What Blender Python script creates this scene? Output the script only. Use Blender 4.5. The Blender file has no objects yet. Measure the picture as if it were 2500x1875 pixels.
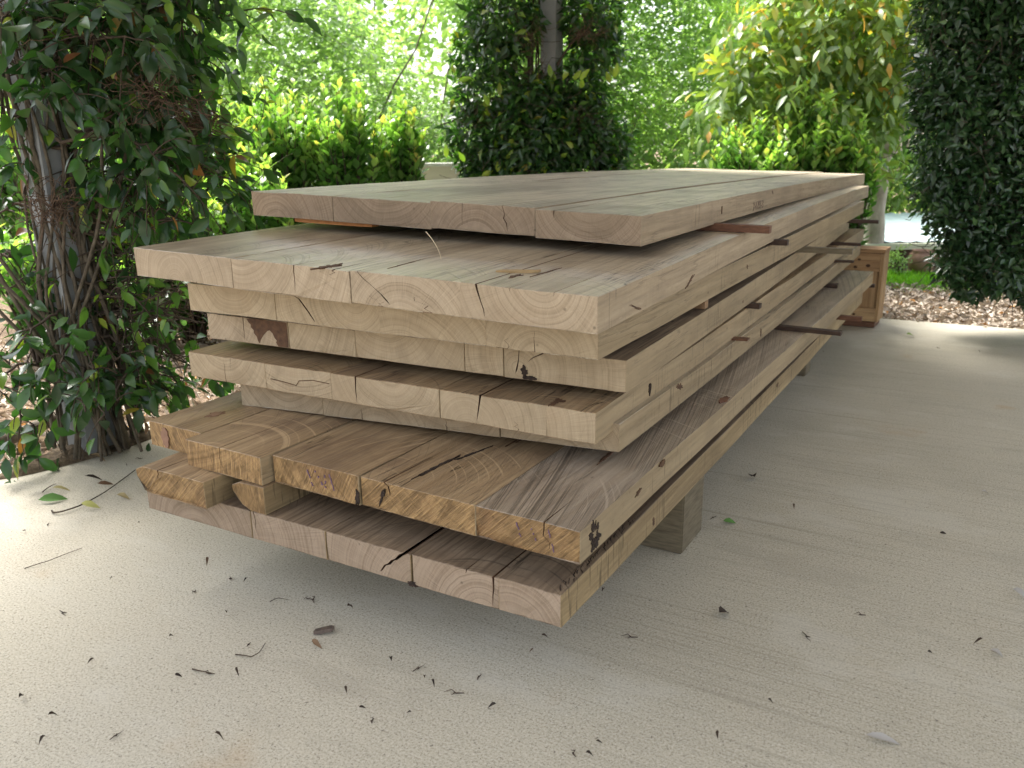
import bpy, bmesh, math, random
import numpy as np
from mathutils import Matrix, Vector
random.seed(7)
RS = np.random.RandomState(11)
sc = bpy.context.scene
R = math.radians

# ------------------------------------------------------------------ camera
CAMH = 0.93
F, PITCH, ROLL = 2045.8, R(15.87), R(-0.66)
_fw = np.array([0, math.cos(PITCH), -math.sin(PITCH)]); _rt = np.array([1., 0, 0]); _up = np.cross(_rt, _fw)
c_, s_ = math.cos(ROLL), math.sin(ROLL)
CR, CU = _rt*c_ + _up*s_, -_rt*s_ + _up*c_
cam_d = bpy.data.cameras.new('camera'); cam = bpy.data.objects.new('camera', cam_d)
sc.collection.objects.link(cam); sc.camera = cam
cam_d.sensor_width = 36; cam_d.lens = F/2500*36; cam_d.clip_start = 0.05; cam_d.clip_end = 400
M = Matrix.Identity(4)
for i in range(3):
    M[i][0] = CR[i]; M[i][1] = CU[i]; M[i][2] = -_fw[i]
M[2][3] = CAMH
cam.matrix_world = M
cam_d.dof.use_dof = True; cam_d.dof.focus_distance = 1.75; cam_d.dof.aperture_fstop = 6.5

# ------------------------------------------------------------------ light
SUN_EL, SUN_ROT = R(60), R(-40)
w = bpy.data.worlds.new('World'); sc.world = w; w.use_nodes = True
nt = w.node_tree; nt.nodes.clear()
sky = nt.nodes.new('ShaderNodeTexSky'); sky.sky_type = 'NISHITA'; sky.sun_disc = False
sky.sun_elevation = SUN_EL; sky.sun_rotation = SUN_ROT; sky.air_density = 1.0; sky.dust_density = 4.0; sky.ozone_density = 1.0
hs = nt.nodes.new('ShaderNodeHueSaturation'); hs.inputs['Saturation'].default_value = 0.35   # overcast veil
bg = nt.nodes.new('ShaderNodeBackground'); bg.inputs['Strength'].default_value = 0.15
wo = nt.nodes.new('ShaderNodeOutputWorld')
nt.links.new(sky.outputs[0], hs.inputs['Color']); nt.links.new(hs.outputs[0], bg.inputs['Color']); nt.links.new(bg.outputs[0], wo.inputs[0])
sun_d = bpy.data.lights.new('sun', 'SUN'); sun_d.energy = 3.0; sun_d.angle = R(30); sun_d.color = (1, .96, .9)
sun = bpy.data.objects.new('sun', sun_d); sc.collection.objects.link(sun)
# direction towards the sun (rotation 0 = +Y, positive = clockwise)
sd = Vector((math.sin(SUN_ROT)*math.cos(SUN_EL), math.cos(SUN_ROT)*math.cos(SUN_EL), math.sin(SUN_EL)))
sun.rotation_euler = sd.to_track_quat('Z', 'Y').to_euler()
sc.view_settings.view_transform = 'Standard'; sc.view_settings.look = 'None'
sc.view_settings.exposure = 1.85; sc.view_settings.gamma = 1.0
sc.cycles.max_bounces = 10; sc.cycles.diffuse_bounces = 5; sc.cycles.transparent_max_bounces = 8

# ------------------------------------------------------------------ helpers
def tag(o, label=None, cat=None, group=None, kind=None):
    if label: o['label'] = label
    if cat: o['category'] = cat
    if group: o['group'] = group
    if kind: o['kind'] = kind
    return o
def link(o, parent=None):
    sc.collection.objects.link(o)
    if parent is not None: o.parent = parent
    return o
def empty(name, loc, label, cat, group=None):
    o = bpy.data.objects.new(name, None); o.empty_display_size = .05
    link(o); o.location = loc; tag(o, label, cat, group); return o
def meshobj(name, V, Fc, mats, parent=None, mi=None, smooth=False, attrs=None):
    me = bpy.data.meshes.new(name)
    V = np.asarray(V, float)
    if parent is not None: V = V - np.array(parent.location)
    me.from_pydata([tuple(v) for v in V], [], [tuple(f) for f in Fc])
    for m in (mats if isinstance(mats, (list, tuple)) else [mats]): me.materials.append(m)
    if mi is not None: me.polygons.foreach_set('material_index', np.asarray(mi, dtype=np.int32))
    if smooth: me.polygons.foreach_set('use_smooth', [True]*len(me.polygons))
    for k, a in (attrs or {}).items():
        a = np.asarray(a, float)
        at_ = me.attributes.new(k, 'FLOAT_VECTOR' if a.ndim == 2 else 'FLOAT', 'POINT')
        at_.data.foreach_set('vector' if a.ndim == 2 else 'value', a.ravel())
    me.update()
    return link(bpy.data.objects.new(name, me), parent)
def fastmesh(name, V, tri, mat, parent=None, smooth=False, attrs=None):
    """V (N,3), tri (M,k) arrays"""
    me = bpy.data.meshes.new(name)
    V = np.asarray(V, np.float32)
    if parent is not None: V = V - np.array(parent.location, np.float32)
    k = tri.shape[1]
    me.vertices.add(len(V)); me.vertices.foreach_set('co', V.ravel())
    me.loops.add(tri.size); me.loops.foreach_set('vertex_index', tri.ravel().astype(np.int32))
    me.polygons.add(len(tri)); me.polygons.foreach_set('loop_start', np.arange(0, tri.size, k, dtype=np.int32))
    try: me.polygons.foreach_set('loop_total', np.full(len(tri), k, np.int32))
    except Exception: pass
    if smooth: me.polygons.foreach_set('use_smooth', np.ones(len(tri), bool))
    me.materials.append(mat)
    for kk, a in (attrs or {}).items():
        at_ = me.attributes.new(kk, 'FLOAT', 'POINT'); at_.data.foreach_set('value', np.asarray(a, np.float32))
    me.update(calc_edges=True)
    return link(bpy.data.objects.new(name, me), parent)
def box_vf(x0, x1, y0, y1, z0, z1):
    V = [(x, y, z) for x in (x0, x1) for y in (y0, y1) for z in (z0, z1)]
    return V, [(0, 1, 3, 2), (4, 6, 7, 5), (0, 4, 5, 1), (2, 3, 7, 6), (0, 2, 6, 4), (1, 5, 7, 3)]
def at(px, py, Y):
    """world point on the sight line of photo pixel at forward distance Y (used to read real positions off the photo)"""
    d = _fw + (px-1250)/F*CR - (py-937.5)/F*CU
    return np.array([0, 0, CAMH]) + d*(Y/d[1])
def gnd(px, py, z=0.0):
    d = _fw + (px-1250)/F*CR - (py-937.5)/F*CU
    return np.array([0, 0, CAMH]) + d*((z-CAMH)/d[2])
def unit(a): return a/np.maximum(np.linalg.norm(a, axis=-1, keepdims=True), 1e-9)

# value noise
_tab = RS.rand(4096)
def vn(x, seed=0):
    x = np.asarray(x, float); i = np.floor(x).astype(int); f = x-i; f = f*f*(3-2*f)
    a = _tab[(i*31+seed*977) % 4096]; b = _tab[((i+1)*31+seed*977) % 4096]
    return (a*(1-f)+b*f)*2-1

# ------------------------------------------------------------------ node helpers
class NT:
    def __init__(s, name):
        s.m = bpy.data.materials.new(name); s.m.use_nodes = True; s.t = s.m.node_tree; s.t.nodes.clear()
        s.out = s.n('ShaderNodeOutputMaterial')
    def n(s, ty, **kw):
        x = s.t.nodes.new(ty)
        for k, v in kw.items(): setattr(x, k, v)
        return x
    def l(s, a, b): s.t.links.new(a, b)
    def set(s, sock, v):
        if hasattr(v, 'is_output') or isinstance(v, bpy.types.NodeSocket): s.l(v, sock)
        else: sock.default_value = v
    def math(s, op, a, b=0., c=0., clamp=False):
        x = s.n('ShaderNodeMath', operation=op); x.use_clamp = clamp
        s.set(x.inputs[0], a); s.set(x.inputs[1], b); s.set(x.inputs[2], c); return x.outputs[0]
    def attr(s, name, vec=False):
        x = s.n('ShaderNodeAttribute'); x.attribute_name = name; return x.outputs['Vector' if vec else 'Fac']
    def comb(s, x, y, z):
        n = s.n('ShaderNodeCombineXYZ'); s.set(n.inputs[0], x); s.set(n.inputs[1], y); s.set(n.inputs[2], z); return n.outputs[0]
    def sep(s, v):
        n = s.n('ShaderNodeSeparateXYZ'); s.l(v, n.inputs[0]); return n.outputs
    def vmul(s, v, k):
        n = s.n('ShaderNodeVectorMath', operation='MULTIPLY'); s.l(v, n.inputs[0]); n.inputs[1].default_value = k; return n.outputs[0]
    def noise(s, v, scale, detail=2., rough=.5):
        n = s.n('ShaderNodeTexNoise'); s.l(v, n.inputs['Vector']); n.inputs['Scale'].default_value = scale
        n.inputs['Detail'].default_value = detail; n.inputs['Roughness'].default_value = rough; return n.outputs['Fac']
    def ramp(s, f, stops, interp='LINEAR'):
        n = s.n('ShaderNodeValToRGB'); s.set(n.inputs[0], f); cr = n.color_ramp; cr.interpolation = interp
        while len(cr.elements) < len(stops): cr.elements.new(.5)
        for e, (p, c) in zip(cr.elements, stops):
            e.position = p; e.color = tuple(c)+(1,) if not isinstance(c, (int, float)) else (c, c, c, 1)
        return n.outputs[0]
    def mix(s, f, a, b, mode='MIX'):
        n = s.n('ShaderNodeMix', data_type='RGBA', blend_type=mode); s.set(n.inputs[0], f)
        for sock, v in ((n.inputs[6], a), (n.inputs[7], b)):
            if isinstance(v, tuple): sock.default_value = v+(1,) if len(v) == 3 else v
            else: s.l(v, sock)
        return n.outputs[2]
    def smooth(s, v, lo, hi):
        n = s.n('ShaderNodeMapRange', interpolation_type='SMOOTHSTEP'); s.set(n.inputs[0], v)
        n.inputs[1].default_value = lo; n.inputs[2].default_value = hi; return n.outputs[0]
    def bump(s, h, strength, dist, normal=None):
        n = s.n('ShaderNodeBump'); s.l(h, n.inputs['Height']); n.inputs['Strength'].default_value = strength; n.inputs['Distance'].default_value = dist
        if normal is not None: s.l(normal, n.inputs['Normal'])
        return n.outputs[0]
    def pbr(s, col, rough=.7, normal=None, spec=.5):
        n = s.n('ShaderNodeBsdfPrincipled'); s.set(n.inputs['Base Color'], col if not isinstance(col, tuple) else col+(1,))
        s.set(n.inputs['Roughness'], rough); n.inputs['Specular IOR Level'].default_value = spec
        if normal is not None: s.l(normal, n.inputs['Normal'])
        s.l(n.outputs[0], s.out.inputs[0]); return n

# ------------------------------------------------------------------ wood materials
def wood(name, ca, cb, stain, end=False, kerf=0.0, diag=0.0, streak=.5, ringf=150., rough=.72, weather=.35, spec=.35, arc=0., lines=.5, kt=(.54, .66), km=(.42, .56)):
    s = NT(name)
    g = s.attr('grain', True); tone = s.attr('tone')
    u, y, z = s.sep(g); mul = lambda a, b: s.math('MULTIPLY', a, b); add = lambda a, b: s.math('ADD', a, b)
    dark = lambda k, c=ca: tuple(x*k for x in c)
    gv = s.comb(mul(u, .35), y, z)
    y2 = add(y, mul(s.math('SUBTRACT', s.noise(gv, 7., 3., .55), .5), .024))
    z2 = add(z, mul(s.math('SUBTRACT', s.noise(s.comb(z, mul(u, .3), y), 9., 2.), .5), .018))
    r = s.math('SQRT', add(mul(y2, y2), mul(z2, z2)))
    rr = s.comb(r, mul(tone, 3.7), 0.0)
    ring1 = s.noise(rr, ringf, 1.5, .6); ring2 = s.noise(rr, ringf*.25, 1., .5); ring3 = s.noise(rr, ringf*2.4, 1., .5)
    ring = add(mul(ring1, .62), mul(ring2, .38))
    col = s.mix(s.smooth(ring, .28, .72), dark(.95), cb)
    if end:
        col = s.mix(mul(s.smooth(ring1, .46, .34), .30), col, dark(.66))
        col = s.mix(mul(s.smooth(ring3, .54, .66), .30), col, dark(1.25, cb))
        ang = s.math('ARCTAN2', z2, y2)
        ray = s.noise(s.comb(mul(ang, 46.), mul(r, 7.), u), 2.0, 2., .6)
        col = s.mix(mul(s.smooth(ray, .52, .74), .34), col, dark(1.3, cb))
        col = s.mix(mul(s.smooth(ray, .46, .26), .38), col, dark(.55))
        saw = s.noise(s.comb(mul(add(y, mul(z, .35)), 260.), mul(z, 20.), 0.), 1., 3., .6)
        col = s.mix(mul(s.smooth(saw, .56, .72), .22), col, dark(1.3, cb)); col = s.mix(mul(s.smooth(saw, .44, .28), .22), col, dark(.6))
        patch = s.noise(s.comb(mul(y, 1.), mul(z, 1.), u), 17., 3., .6)
        col = s.mix(mul(s.smooth(patch, .52, .70), .35), col, dark(.72))
        col = s.mix(mul(s.smooth(patch, .44, .30), .25), col, dark(1.18, cb))
        fine = s.noise(g, 420., 2., .6)
        h = add(mul(ring1, .8), add(mul(fine, .8), mul(saw, .9)))
    else:
        fib = s.noise(s.comb(mul(u, 2.5), mul(y, 70.), mul(z, 70.)), 1.6, 4., .65)
        col = s.mix(mul(s.smooth(fib, .42, .70), streak), col, stain)
        fib2 = s.noise(s.comb(mul(u, 1.1), mul(y, 22.), mul(z, 22.)), 1.3, 3., .6)
        col = s.mix(mul(s.smooth(fib2, .5, .72), streak*.8), col, dark(.72))
        col = s.mix(mul(s.smooth(fib2, .45, .3), .3), col, dark(1.15, cb))
        # fine drying checks running with the grain
        ck = s.noise(s.comb(mul(u, 3.2), mul(y, 60.), mul(z, 60.)), 1., 2., .5)
        ckm = s.smooth(s.noise(s.comb(mul(u, 1.3), mul(y, 5.), mul(z, 5.)), 1.4, 2.), .50, .60)
        lk = mul(mul(s.smooth(s.math('ABSOLUTE', s.math('SUBTRACT', ck, .5)), .026, .006), ckm), lines)
        col = s.mix(lk, col, dark(.22))
        sv = s.noise(s.comb(mul(u, .9), mul(y, 30.), mul(z, 30.)), 1.7, 3., .65)
        col = s.mix(mul(s.smooth(sv, .54, .70), .35), col, tuple(min(.75, x*1.3) for x in cb))
        col = s.mix(mul(s.smooth(sv, .44, .28), .35), col, dark(.55))
        tear = s.noise(s.comb(mul(u, 38.), mul(y, 150.), mul(z, 150.)), 1., 3., .7)
        col = s.mix(mul(s.smooth(tear, .56, .72), .30), col, dark(.55)); col = s.mix(mul(s.smooth(tear, .42, .3), .25), col, dark(1.25, cb))
        h = add(fib, add(mul(tear, 1.0), mul(lk, -3.)))
    blot = s.noise(s.comb(mul(u, .6), y, z), 6., 4., .6)
    col = s.mix(mul(s.smooth(blot, .48, .72), weather), col, stain)
    blot2 = s.noise(s.comb(mul(u, .45), y, z), 2.6, 3., .6)
    col = s.mix(mul(s.smooth(blot2, .5, .68), weather*.7), col, dark(.8, stain) if not end else dark(.8))
    if kerf > 0:
        kp = s.comb(add(mul(u, 150.), mul(mul(y, y), 800.)), mul(y, 4.), mul(z, 10.))
        k = s.noise(kp, 1., 2., .55)
        mask = s.smooth(s.noise(s.comb(mul(u, .9), y, z), 3.5, 2.), km[0], km[1])
        kl = mul(s.smooth(k, kt[0], kt[1]), mask)
        col = s.mix(mul(kl, kerf), col, dark(.28))
        h = add(s.math('SUBTRACT', h, mul(kl, 1.6)), mul(k, .4))
    if arc > 0:
        ua = s.math('SUBTRACT', u, mul(s.math('FLOOR', mul(u, .73)), 1.37)); yy = add(y, .16)
        ra = s.math('SQRT', add(mul(s.math('SUBTRACT', ua, -.02), s.math('SUBTRACT', ua, -.02)), mul(yy, yy)))
        an = s.noise(s.comb(mul(ra, 150.), mul(tone, 31.), 0.), 1., 1., .5)
        am = s.smooth(s.noise(s.comb(u, y, mul(tone, 3.)), 6., 2.), .42, .60)
        al = mul(mul(s.smooth(an, .58, .68), am), arc)
        col = s.mix(al, col, dark(1.45, cb)); h = add(h, al)
    if diag > 0:
        sg = s.math('SUBTRACT', mul(s.math('FRACT', mul(tone, 17.3)), 1.6), .5)
        d = add(y, mul(z, sg))
        dn = s.noise(s.comb(mul(d, 150.), mul(z, 14.), mul(tone, 9.)), 1.6, 3., .6)
        big = s.noise(s.comb(mul(y, 1.), z, 0.), 30., 2., .6)
        col = s.mix(mul(s.smooth(big, .45, .65), .55), col, dark(.55))
        col = s.mix(mul(s.smooth(dn, .53, .68), diag), col, dark(1.35, cb))
        col = s.mix(mul(s.smooth(dn, .47, .30), diag), col, dark(.38))
        h = add(h, mul(dn, 3.))
    vo = s.n('ShaderNodeTexVoronoi'); s.l(s.comb(mul(u, .5), y, z), vo.inputs['Vector']); vo.inputs['Scale'].default_value = 17.
    col = s.mix(mul(s.smooth(vo.outputs['Distance'], .07, .02), .6), col, dark(.3))
    tn = add(.66, mul(tone, .6))
    col = s.mix(1.0, col, s.comb(tn, tn, tn), 'MULTIPLY')
    s.pbr(col, rough, s.bump(h, .6 if end or diag else .38, .0014 if not diag else .004), spec)
    return s.m
PALE = ((.30, .205, .125), (.43, .31, .20))
W_END = {
 1: wood('wood_end_brown', (.25, .18, .115), (.35, .265, .18), (.2, .15, .09), True, ringf=210.),
 2: wood('wood_end_pale', (.315, .24, .155), (.415, .33, .23), (.25, .18, .11), True, ringf=210.),
 3: wood('wood_end_cream', (.345, .265, .165), (.43, .34, .225), (.3, .21, .12), True, ringf=210.),
 7: wood('wood_end_golden', (.245, .145, .06), (.40, .255, .115), (.20, .10, .05), True, diag=.6, weather=.5),
 9: wood('wood_end_pink', (.255, .185, .125), (.36, .275, .20), (.24, .17, .11), True, ringf=210.),
}
W_TOP = {
 1: wood('wood_top_weathered_lit', (.40, .33, .235), (.53, .455, .345), (.17, .135, .10), kerf=.35, streak=.7, rough=.46, spec=.42, weather=.6, lines=.8),  # weathered wood, its colour also lightened to stand in for sky sheen
 2: wood('wood_top_sawn_lit', (.40, .32, .22), (.53, .45, .335), (.17, .125, .085), kerf=.3, streak=.6, rough=.36, spec=.6, weather=.5, lines=.9),  # sawn wood, sky light on the tops painted in as paler colour
 7: wood('wood_top_golden', (.30, .20, .105), (.43, .31, .18), (.15, .095, .06), kerf=.3, streak=.5, rough=.5, weather=.65, arc=.5, lines=.9),
 71: wood('wood_top_sawmarked', (.35, .275, .195), (.45, .37, .28), (.20, .15, .11), kerf=.8, streak=.35, rough=.36, spec=.6, weather=.45, arc=.4, lines=.6, kt=(.5, .6), km=(.34, .46)),
 9: wood('wood_top_dark', (.24, .175, .115), (.34, .255, .17), (.09, .06, .04), kerf=.6, streak=.8, rough=.6, weather=.7, lines=.9),
}
W_SIDE = {
 1: wood('wood_side_grey', (.32, .245, .155), (.42, .335, .23), (.19, .145, .10), kerf=.35, streak=.45, lines=.3, km=(.5, .62), kt=(.58, .7)),
 2: wood('wood_side_tan', (.30, .225, .13), (.40, .31, .19), (.17, .13, .08), kerf=.55, km=(.47, .6), kt=(.56, .68), streak=.35, lines=.3),
 9: wood('wood_side_golden', (.27, .195, .10), (.40, .30, .165), (.15, .105, .06), kerf=.7, streak=.4, lines=.3),
}
def plain(name, ca, cb, scale=30., rough=.7, bump=.3, dist=.001, stretch=(1, 1, 1), spec=.4, det=4.):
    s = NT(name); tc = s.n('ShaderNodeTexCoord'); v = s.vmul(tc.outputs['Object'], stretch)
    n = s.noise(v, scale, det, .6)
    s.pbr(s.ramp(n, [(.3, ca), (.7, cb)]), rough, s.bump(n, bump, dist), spec); return s.m
M_DARKWOOD = plain('dark_hardwood', (.035, .02, .014), (.075, .045, .03), 40., stretch=(1, 1, 4))
M_REDWOOD = plain('red_hardwood', (.10, .045, .025), (.19, .09, .05), 40., stretch=(1, 1, 5))
M_TANWOOD = plain('tan_batten_wood', (.20, .12, .06), (.32, .20, .11), 40.)
M_ORANGE = plain('orange_batten_wood', (.42, .17, .05), (.58, .26, .09), 40.)
M_BEARER = plain('bearer_timber', (.10, .08, .05), (.2, .165, .105), 12., stretch=(1.5, 1.5, 14.))
M_BLACKBARK = plain('bark_pocket', (.008, .005, .004), (.05, .03, .02), 160., .9, 1., .003)
M_HEART = plain('dark_heartwood', (.05, .024, .012), (.13, .065, .032), 70., .75, stretch=(1, 1, 1))
M_PURPLE = plain('purple_crayon', (.10, .055, .12), (.22, .14, .18), 300., .8)
M_PENCIL = plain('pencil_mark', (.17, .12, .09), (.25, .19, .14), 300., .8)
M_BARK = plain('rough_bark', (.05, .035, .022), (.2, .15, .095), 60., .95, 1., .006)

# ------------------------------------------------------------------ slab frames (x, y, yaw, width, length, skew, z, thickness, tilt, bow, twist)
SL = {
 1: [0.2623, 1.6938, 0.4946, 1.0746, 3.8919, 0.0245, -0.1163, 0.0603, -0.0102, -0.0023, 0.0275],
 2: [0.135, 1.2874, 0.4914, 1.101, 3.9003, 0.0293, -0.2092, 0.0603, 0.0014, -0.0035, 0.0204],
 3: [0.1487, 1.3942, 0.5139, 1.0161, 3.2827, 0.0018, -0.2946, 0.062, 0.0035, 0.0008, 0.0018],
 4: [0.2075, 1.4623, 0.4908, 1.054, 3.1639, 0.0007, -0.3783, 0.0608, 0.0042, 0.0019, 0.0007],
 5: [0.1477, 1.4143, 0.5144, 1.0458, 3.4482, -0.0028, -0.4566, 0.0594, 0.0062, -0.0007, -0.0017],
 6: [0.1989, 1.4777, 0.5156, 0.9443, 3.1736, -0.0445, -0.5295, 0.0545, 0.0022, 0.0054, -0.0326],
 7: [0.1045, 1.1999, 0.5328, 1.1004, 3.1068, 0.0293, -0.5864, 0.0584, 0.0008, 0.001, -0.0023],
 8: [0.0762, 1.2097, 0.5243, 1.0165, 3.2669, -0.0058, -0.6475, 0.0585, 0.0007, 0.0018, -0.003],
 9: [0.0762, 1.2097, 0.5243, 1.0165, 3.2669, -0.0058, -0.7072, 0.0606, 0.0007, 0.0025, -0.003],
}
def S(k, u, v, dz=0.0):
    q = SL[k]; u = np.asarray(u, float); v = np.asarray(v, float)
    e = (math.sin(q[2]), math.cos(q[2])); l = (-math.cos(q[2]), math.sin(q[2]))
    u2 = u + v*math.tan(q[5])
    z = q[6]+q[8]*u2+q[9]*(u2-1.5)**2+q[10]*(v-.5)+CAMH+dz
    return np.stack(np.broadcast_arrays(q[0]+u2*e[0]+v*l[0], q[1]+u2*e[1]+v*l[1], z), -1)
EDIR = {k: np.array([math.sin(q[2]), math.cos(q[2]), 0]) for k, q in SL.items()}
LDIR = {k: np.array([-math.cos(q[2]), math.sin(q[2]), 0]) for k, q in SL.items()}

BN = 0
def board(k, v0, v1, label, du=0., dend=0., dz=0., dt=0., pith=None, tone=.5, cracks=(), wane=None, endm=None, topm=None, sidem=None, rag=.0012, group=None):
    """one sawn board lying in layer k between the cross positions v0 (right) and v1 (left)"""
    global BN; BN += 1; sd_ = BN*17
    rnd = random.Random(sd_)
    L = SL[k][4]+dend; t = SL[k][7]+dt; wd = v1-v0-.0006
    if pith is None: pith = (rnd.uniform(.2, .8)*wd, rnd.choice([-.03, -.05, t+.03, t+.06, .02]))
    root_p = S(k, du, v0+wd/2, dz-t)
    # closed outline, counted from bottom-right, going: bottom -> left -> top -> right; entries (y, z, kind, crackinfo)
    ch = .0006
    pts = []      # (y, z, side, dy_open, lenscale)
    nb = max(4, int(wd/.02)); nh = 4
    def crack_pts(c, side, sgn):
        # c: (pos, depth fraction, half width, run length, wiggle)
        pos, dep, hw, run, wig = c
        if isinstance(wig, (list, tuple)):
            down = [(pos*wd+a_, b_*t, h_) for a_, b_, h_ in wig]
            return [(a_, b_, -sgn*h_, run) for a_, b_, h_ in down]+[(a_, b_, sgn*h_, run) for a_, b_, h_ in reversed(down[:-1])]
        n = 5; rr = random.Random(int(pos*1e4)+sd_)
        path = [(rr.uniform(-1, 1)*wig*(i > 0)*(i/n)**.5 + wig*.8*(i/n), dep*t*i/n) for i in range(n+1)]
        down = [(pos*wd+p[0], p[1], hw*(1-.75*i/n)) for i, p in enumerate(path)]
        out = []
        for (yy, dd, h) in down: out.append((yy, dd, -sgn*h, run))
        for (yy, dd, h) in reversed(down[:-1]): out.append((yy, dd, sgn*h, run))
        return out
    bc = [c for c in cracks if c[-1] == 'b']; tc = [c for c in cracks if c[-1] == 't']
    # bottom: y from 0 to wd
    ys = [(ch, None)]+[(wd*i/nb, None) for i in range(1, nb)]+[(wd-ch, None)]
    def insert(lst, cs, side):
        for c in cs:
            y0 = c[0]*wd; lst[:] = [q for q in lst if abs(q[0]-y0) > .006] + [(y0, c)]
        lst.sort(key=lambda q: q[0]); return lst
    for yy, c in insert(ys, bc, 'b'):
        if c is None: pts.append((yy, 0, 'b', 0, 0))
        else:
            for (a, d, h, run) in crack_pts(c[:-1], 'b', 1): pts.append((a, d, 'c', h, run))
    for i in range(nh+1): pts.append((wd, ch+(t-2*ch)*i/nh, 'l', 0, 0))
    ys = [(ch, None)]+[(wd*i/nb, None) for i in range(1, nb)]+[(wd-ch, None)]
    for yy, c in reversed(insert(ys, tc, 't')):
        if c is None: pts.append((yy, t, 't', 0, 0))
        else:
            for (a, d, h, run) in crack_pts(c[:-1], 't', -1): pts.append((a, t-d, 'c', h, run))
    for i in range(nh+1): pts.append((0, t-ch-(t-2*ch)*i/nh, 'r', 0, 0))
    P = np.array([(p[0], p[1], p[3], p[4]) for p in pts]); side = [p[2] for p in pts]
    np_ = len(P)
    us = [0, .0012, .006, .015, .03, .05, .08, .12, .17, .23, .3, .4, .5, .62, .75, .9, 1.05]
    while us[-1] < L-.2: us.append(us[-1]+.16)
    us += [L-.0012, L]
    us = np.array(us)
    V = []; G = []
    cy, cz = wd/2, t/2
    isl = np.array([s == 'l' for s in side]); isr = np.array([s == 'r' for s in side]); ist = np.array([s == 't' for s in side]); isb = np.array([s == 'b' for s in side])
    for j, u in enumerate(us):
        op = np.where(P[:, 3] > 0, np.clip(1-u/np.maximum(P[:, 3], 1e-6), 0.02, 1), 0)
        yy = P[:, 0]+P[:, 2]*op; zz = P[:, 1].copy()
        # gentle waviness of sawn edges
        yy += isl*(vn(u*3+5, sd_)*.0013+vn(u*30, sd_+1)*.0007) + isr*(vn(u*3, sd_+2)*.0018+vn(u*28, sd_+3)*.0008)
        zz += ist*(vn(u*2.2+P[:, 0]*9, sd_+4)*.0012+vn(u*25+P[:, 0]*50, sd_+5)*.0006) + isb*(vn(u*2.2+P[:, 0]*9, sd_+6)*.0008)
        if wane is not None:      # rounded bark edge on one side: (side, size)
            wsd, wr = wane
            y_ = (wd-yy) if wsd == 'l' else yy
            wr_ = wr*(1+.25*vn(u*2, sd_+8))
            cut = np.clip(1-y_/wr_, 0, 1)
            lim = t*(1-cut**2*.92)
            zc = t-(t-zz)          # keep top, round the bottom
            zz = np.where(y_ < wr_, t-(t-zz)*(.10+.90*np.sqrt(np.maximum(0, 1-cut**2)))-.010*cut**4+vn(u*40+P[:, 0]*90, sd_+12)*.0012*cut, zz)
        uu = np.full(np_, u)
        if j == 0 or j == len(us)-1:
            yy = cy+(yy-cy)*(1-.0010/ (wd/2)); zz = cz+(zz-cz)*(1-.0010/(t/2))
            uu = uu+ (1 if j == 0 else -1)*np.abs(vn(P[:, 0]*170+P[:, 1]*90, sd_+9))*rag*(isb*2+.4)
            zz = zz-isb*np.maximum(0, vn(P[:, 0]*260, sd_+10))*rag*.9
        V.append(S(k, du+uu, v0+yy, dz-t+zz))
        G.append(np.stack([u+BN*1.37+np.zeros(np_), yy-pith[0]+u*rnd.uniform(0, 0)+u*.012*math.sin(BN), zz-pith[1]+u*.006*math.cos(BN*2.1)], 1))
    n = len(us); V = np.concatenate(V); G = np.concatenate(G)
    Fc, mi = [], []
    for j in range(n-1):
        for i in range(np_):
            a, b = j*np_+i, j*np_+(i+1) % np_
            Fc.append((a, b, b+np_, a+np_)); sdn = side[i] if side[i] == side[(i+1) % np_] else ('t' if 't' in (side[i], side[(i+1) % np_]) else side[i])
            bk = wane is not None and (side[i] == wane[0] or (side[i] == 'b' and ((wd-P[i, 0]) if wane[0] == 'l' else P[i, 0]) < wane[1]*.8))
            mi.append(4 if bk else {'t': 1, 'b': 1, 'l': 2, 'r': 2, 'c': 3}[sdn])
    Fc.append(tuple(reversed(range(np_)))); mi.append(0)
    Fc.append(tuple(range((n-1)*np_, n*np_))); mi.append(0)
    o = bpy.data.objects.new('timber_board', None)
    em = endm or W_END[{1: 1, 2: 2, 3: 3, 4: 3, 5: 3, 6: 3, 7: 7, 8: 7, 9: 9}[k]]
    tm = topm or W_TOP[{1: 1, 2: 2, 3: 2, 4: 9, 5: 7, 6: 2, 7: 7, 8: 7, 9: 9}[k]]
    sm = sidem or W_SIDE[{1: 1, 2: 1, 3: 2, 4: 2, 5: 2, 6: 2, 7: 2, 8: 9, 9: 9}[k]]
    me = bpy.data.meshes.new('timber_board')
    me.from_pydata([tuple(v) for v in (V-root_p)], [], Fc)
    for m in (em, tm, sm, M_HEART, M_BARK): me.materials.append(m)
    me.polygons.foreach_set('material_index', np.array(mi, np.int32))
    a = me.attributes.new('grain', 'FLOAT_VECTOR', 'POINT'); a.data.foreach_set('vector', G.ravel())
    a = me.attributes.new('tone', 'FLOAT', 'POINT'); a.data.foreach_set('value', np.full(len(V), tone))
    me.update()
    bm = bmesh.new(); bm.from_mesh(me); bmesh.ops.recalc_face_normals(bm, faces=bm.faces); bm.to_mesh(me); bm.free()
    o = bpy.data.objects.new('timber_board', me); link(o); o.location = root_p
    tag(o, label, 'timber board', group or 'sawn boards in the drying stack')
    o['_k'] = k; del o['_k']
    return o

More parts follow.
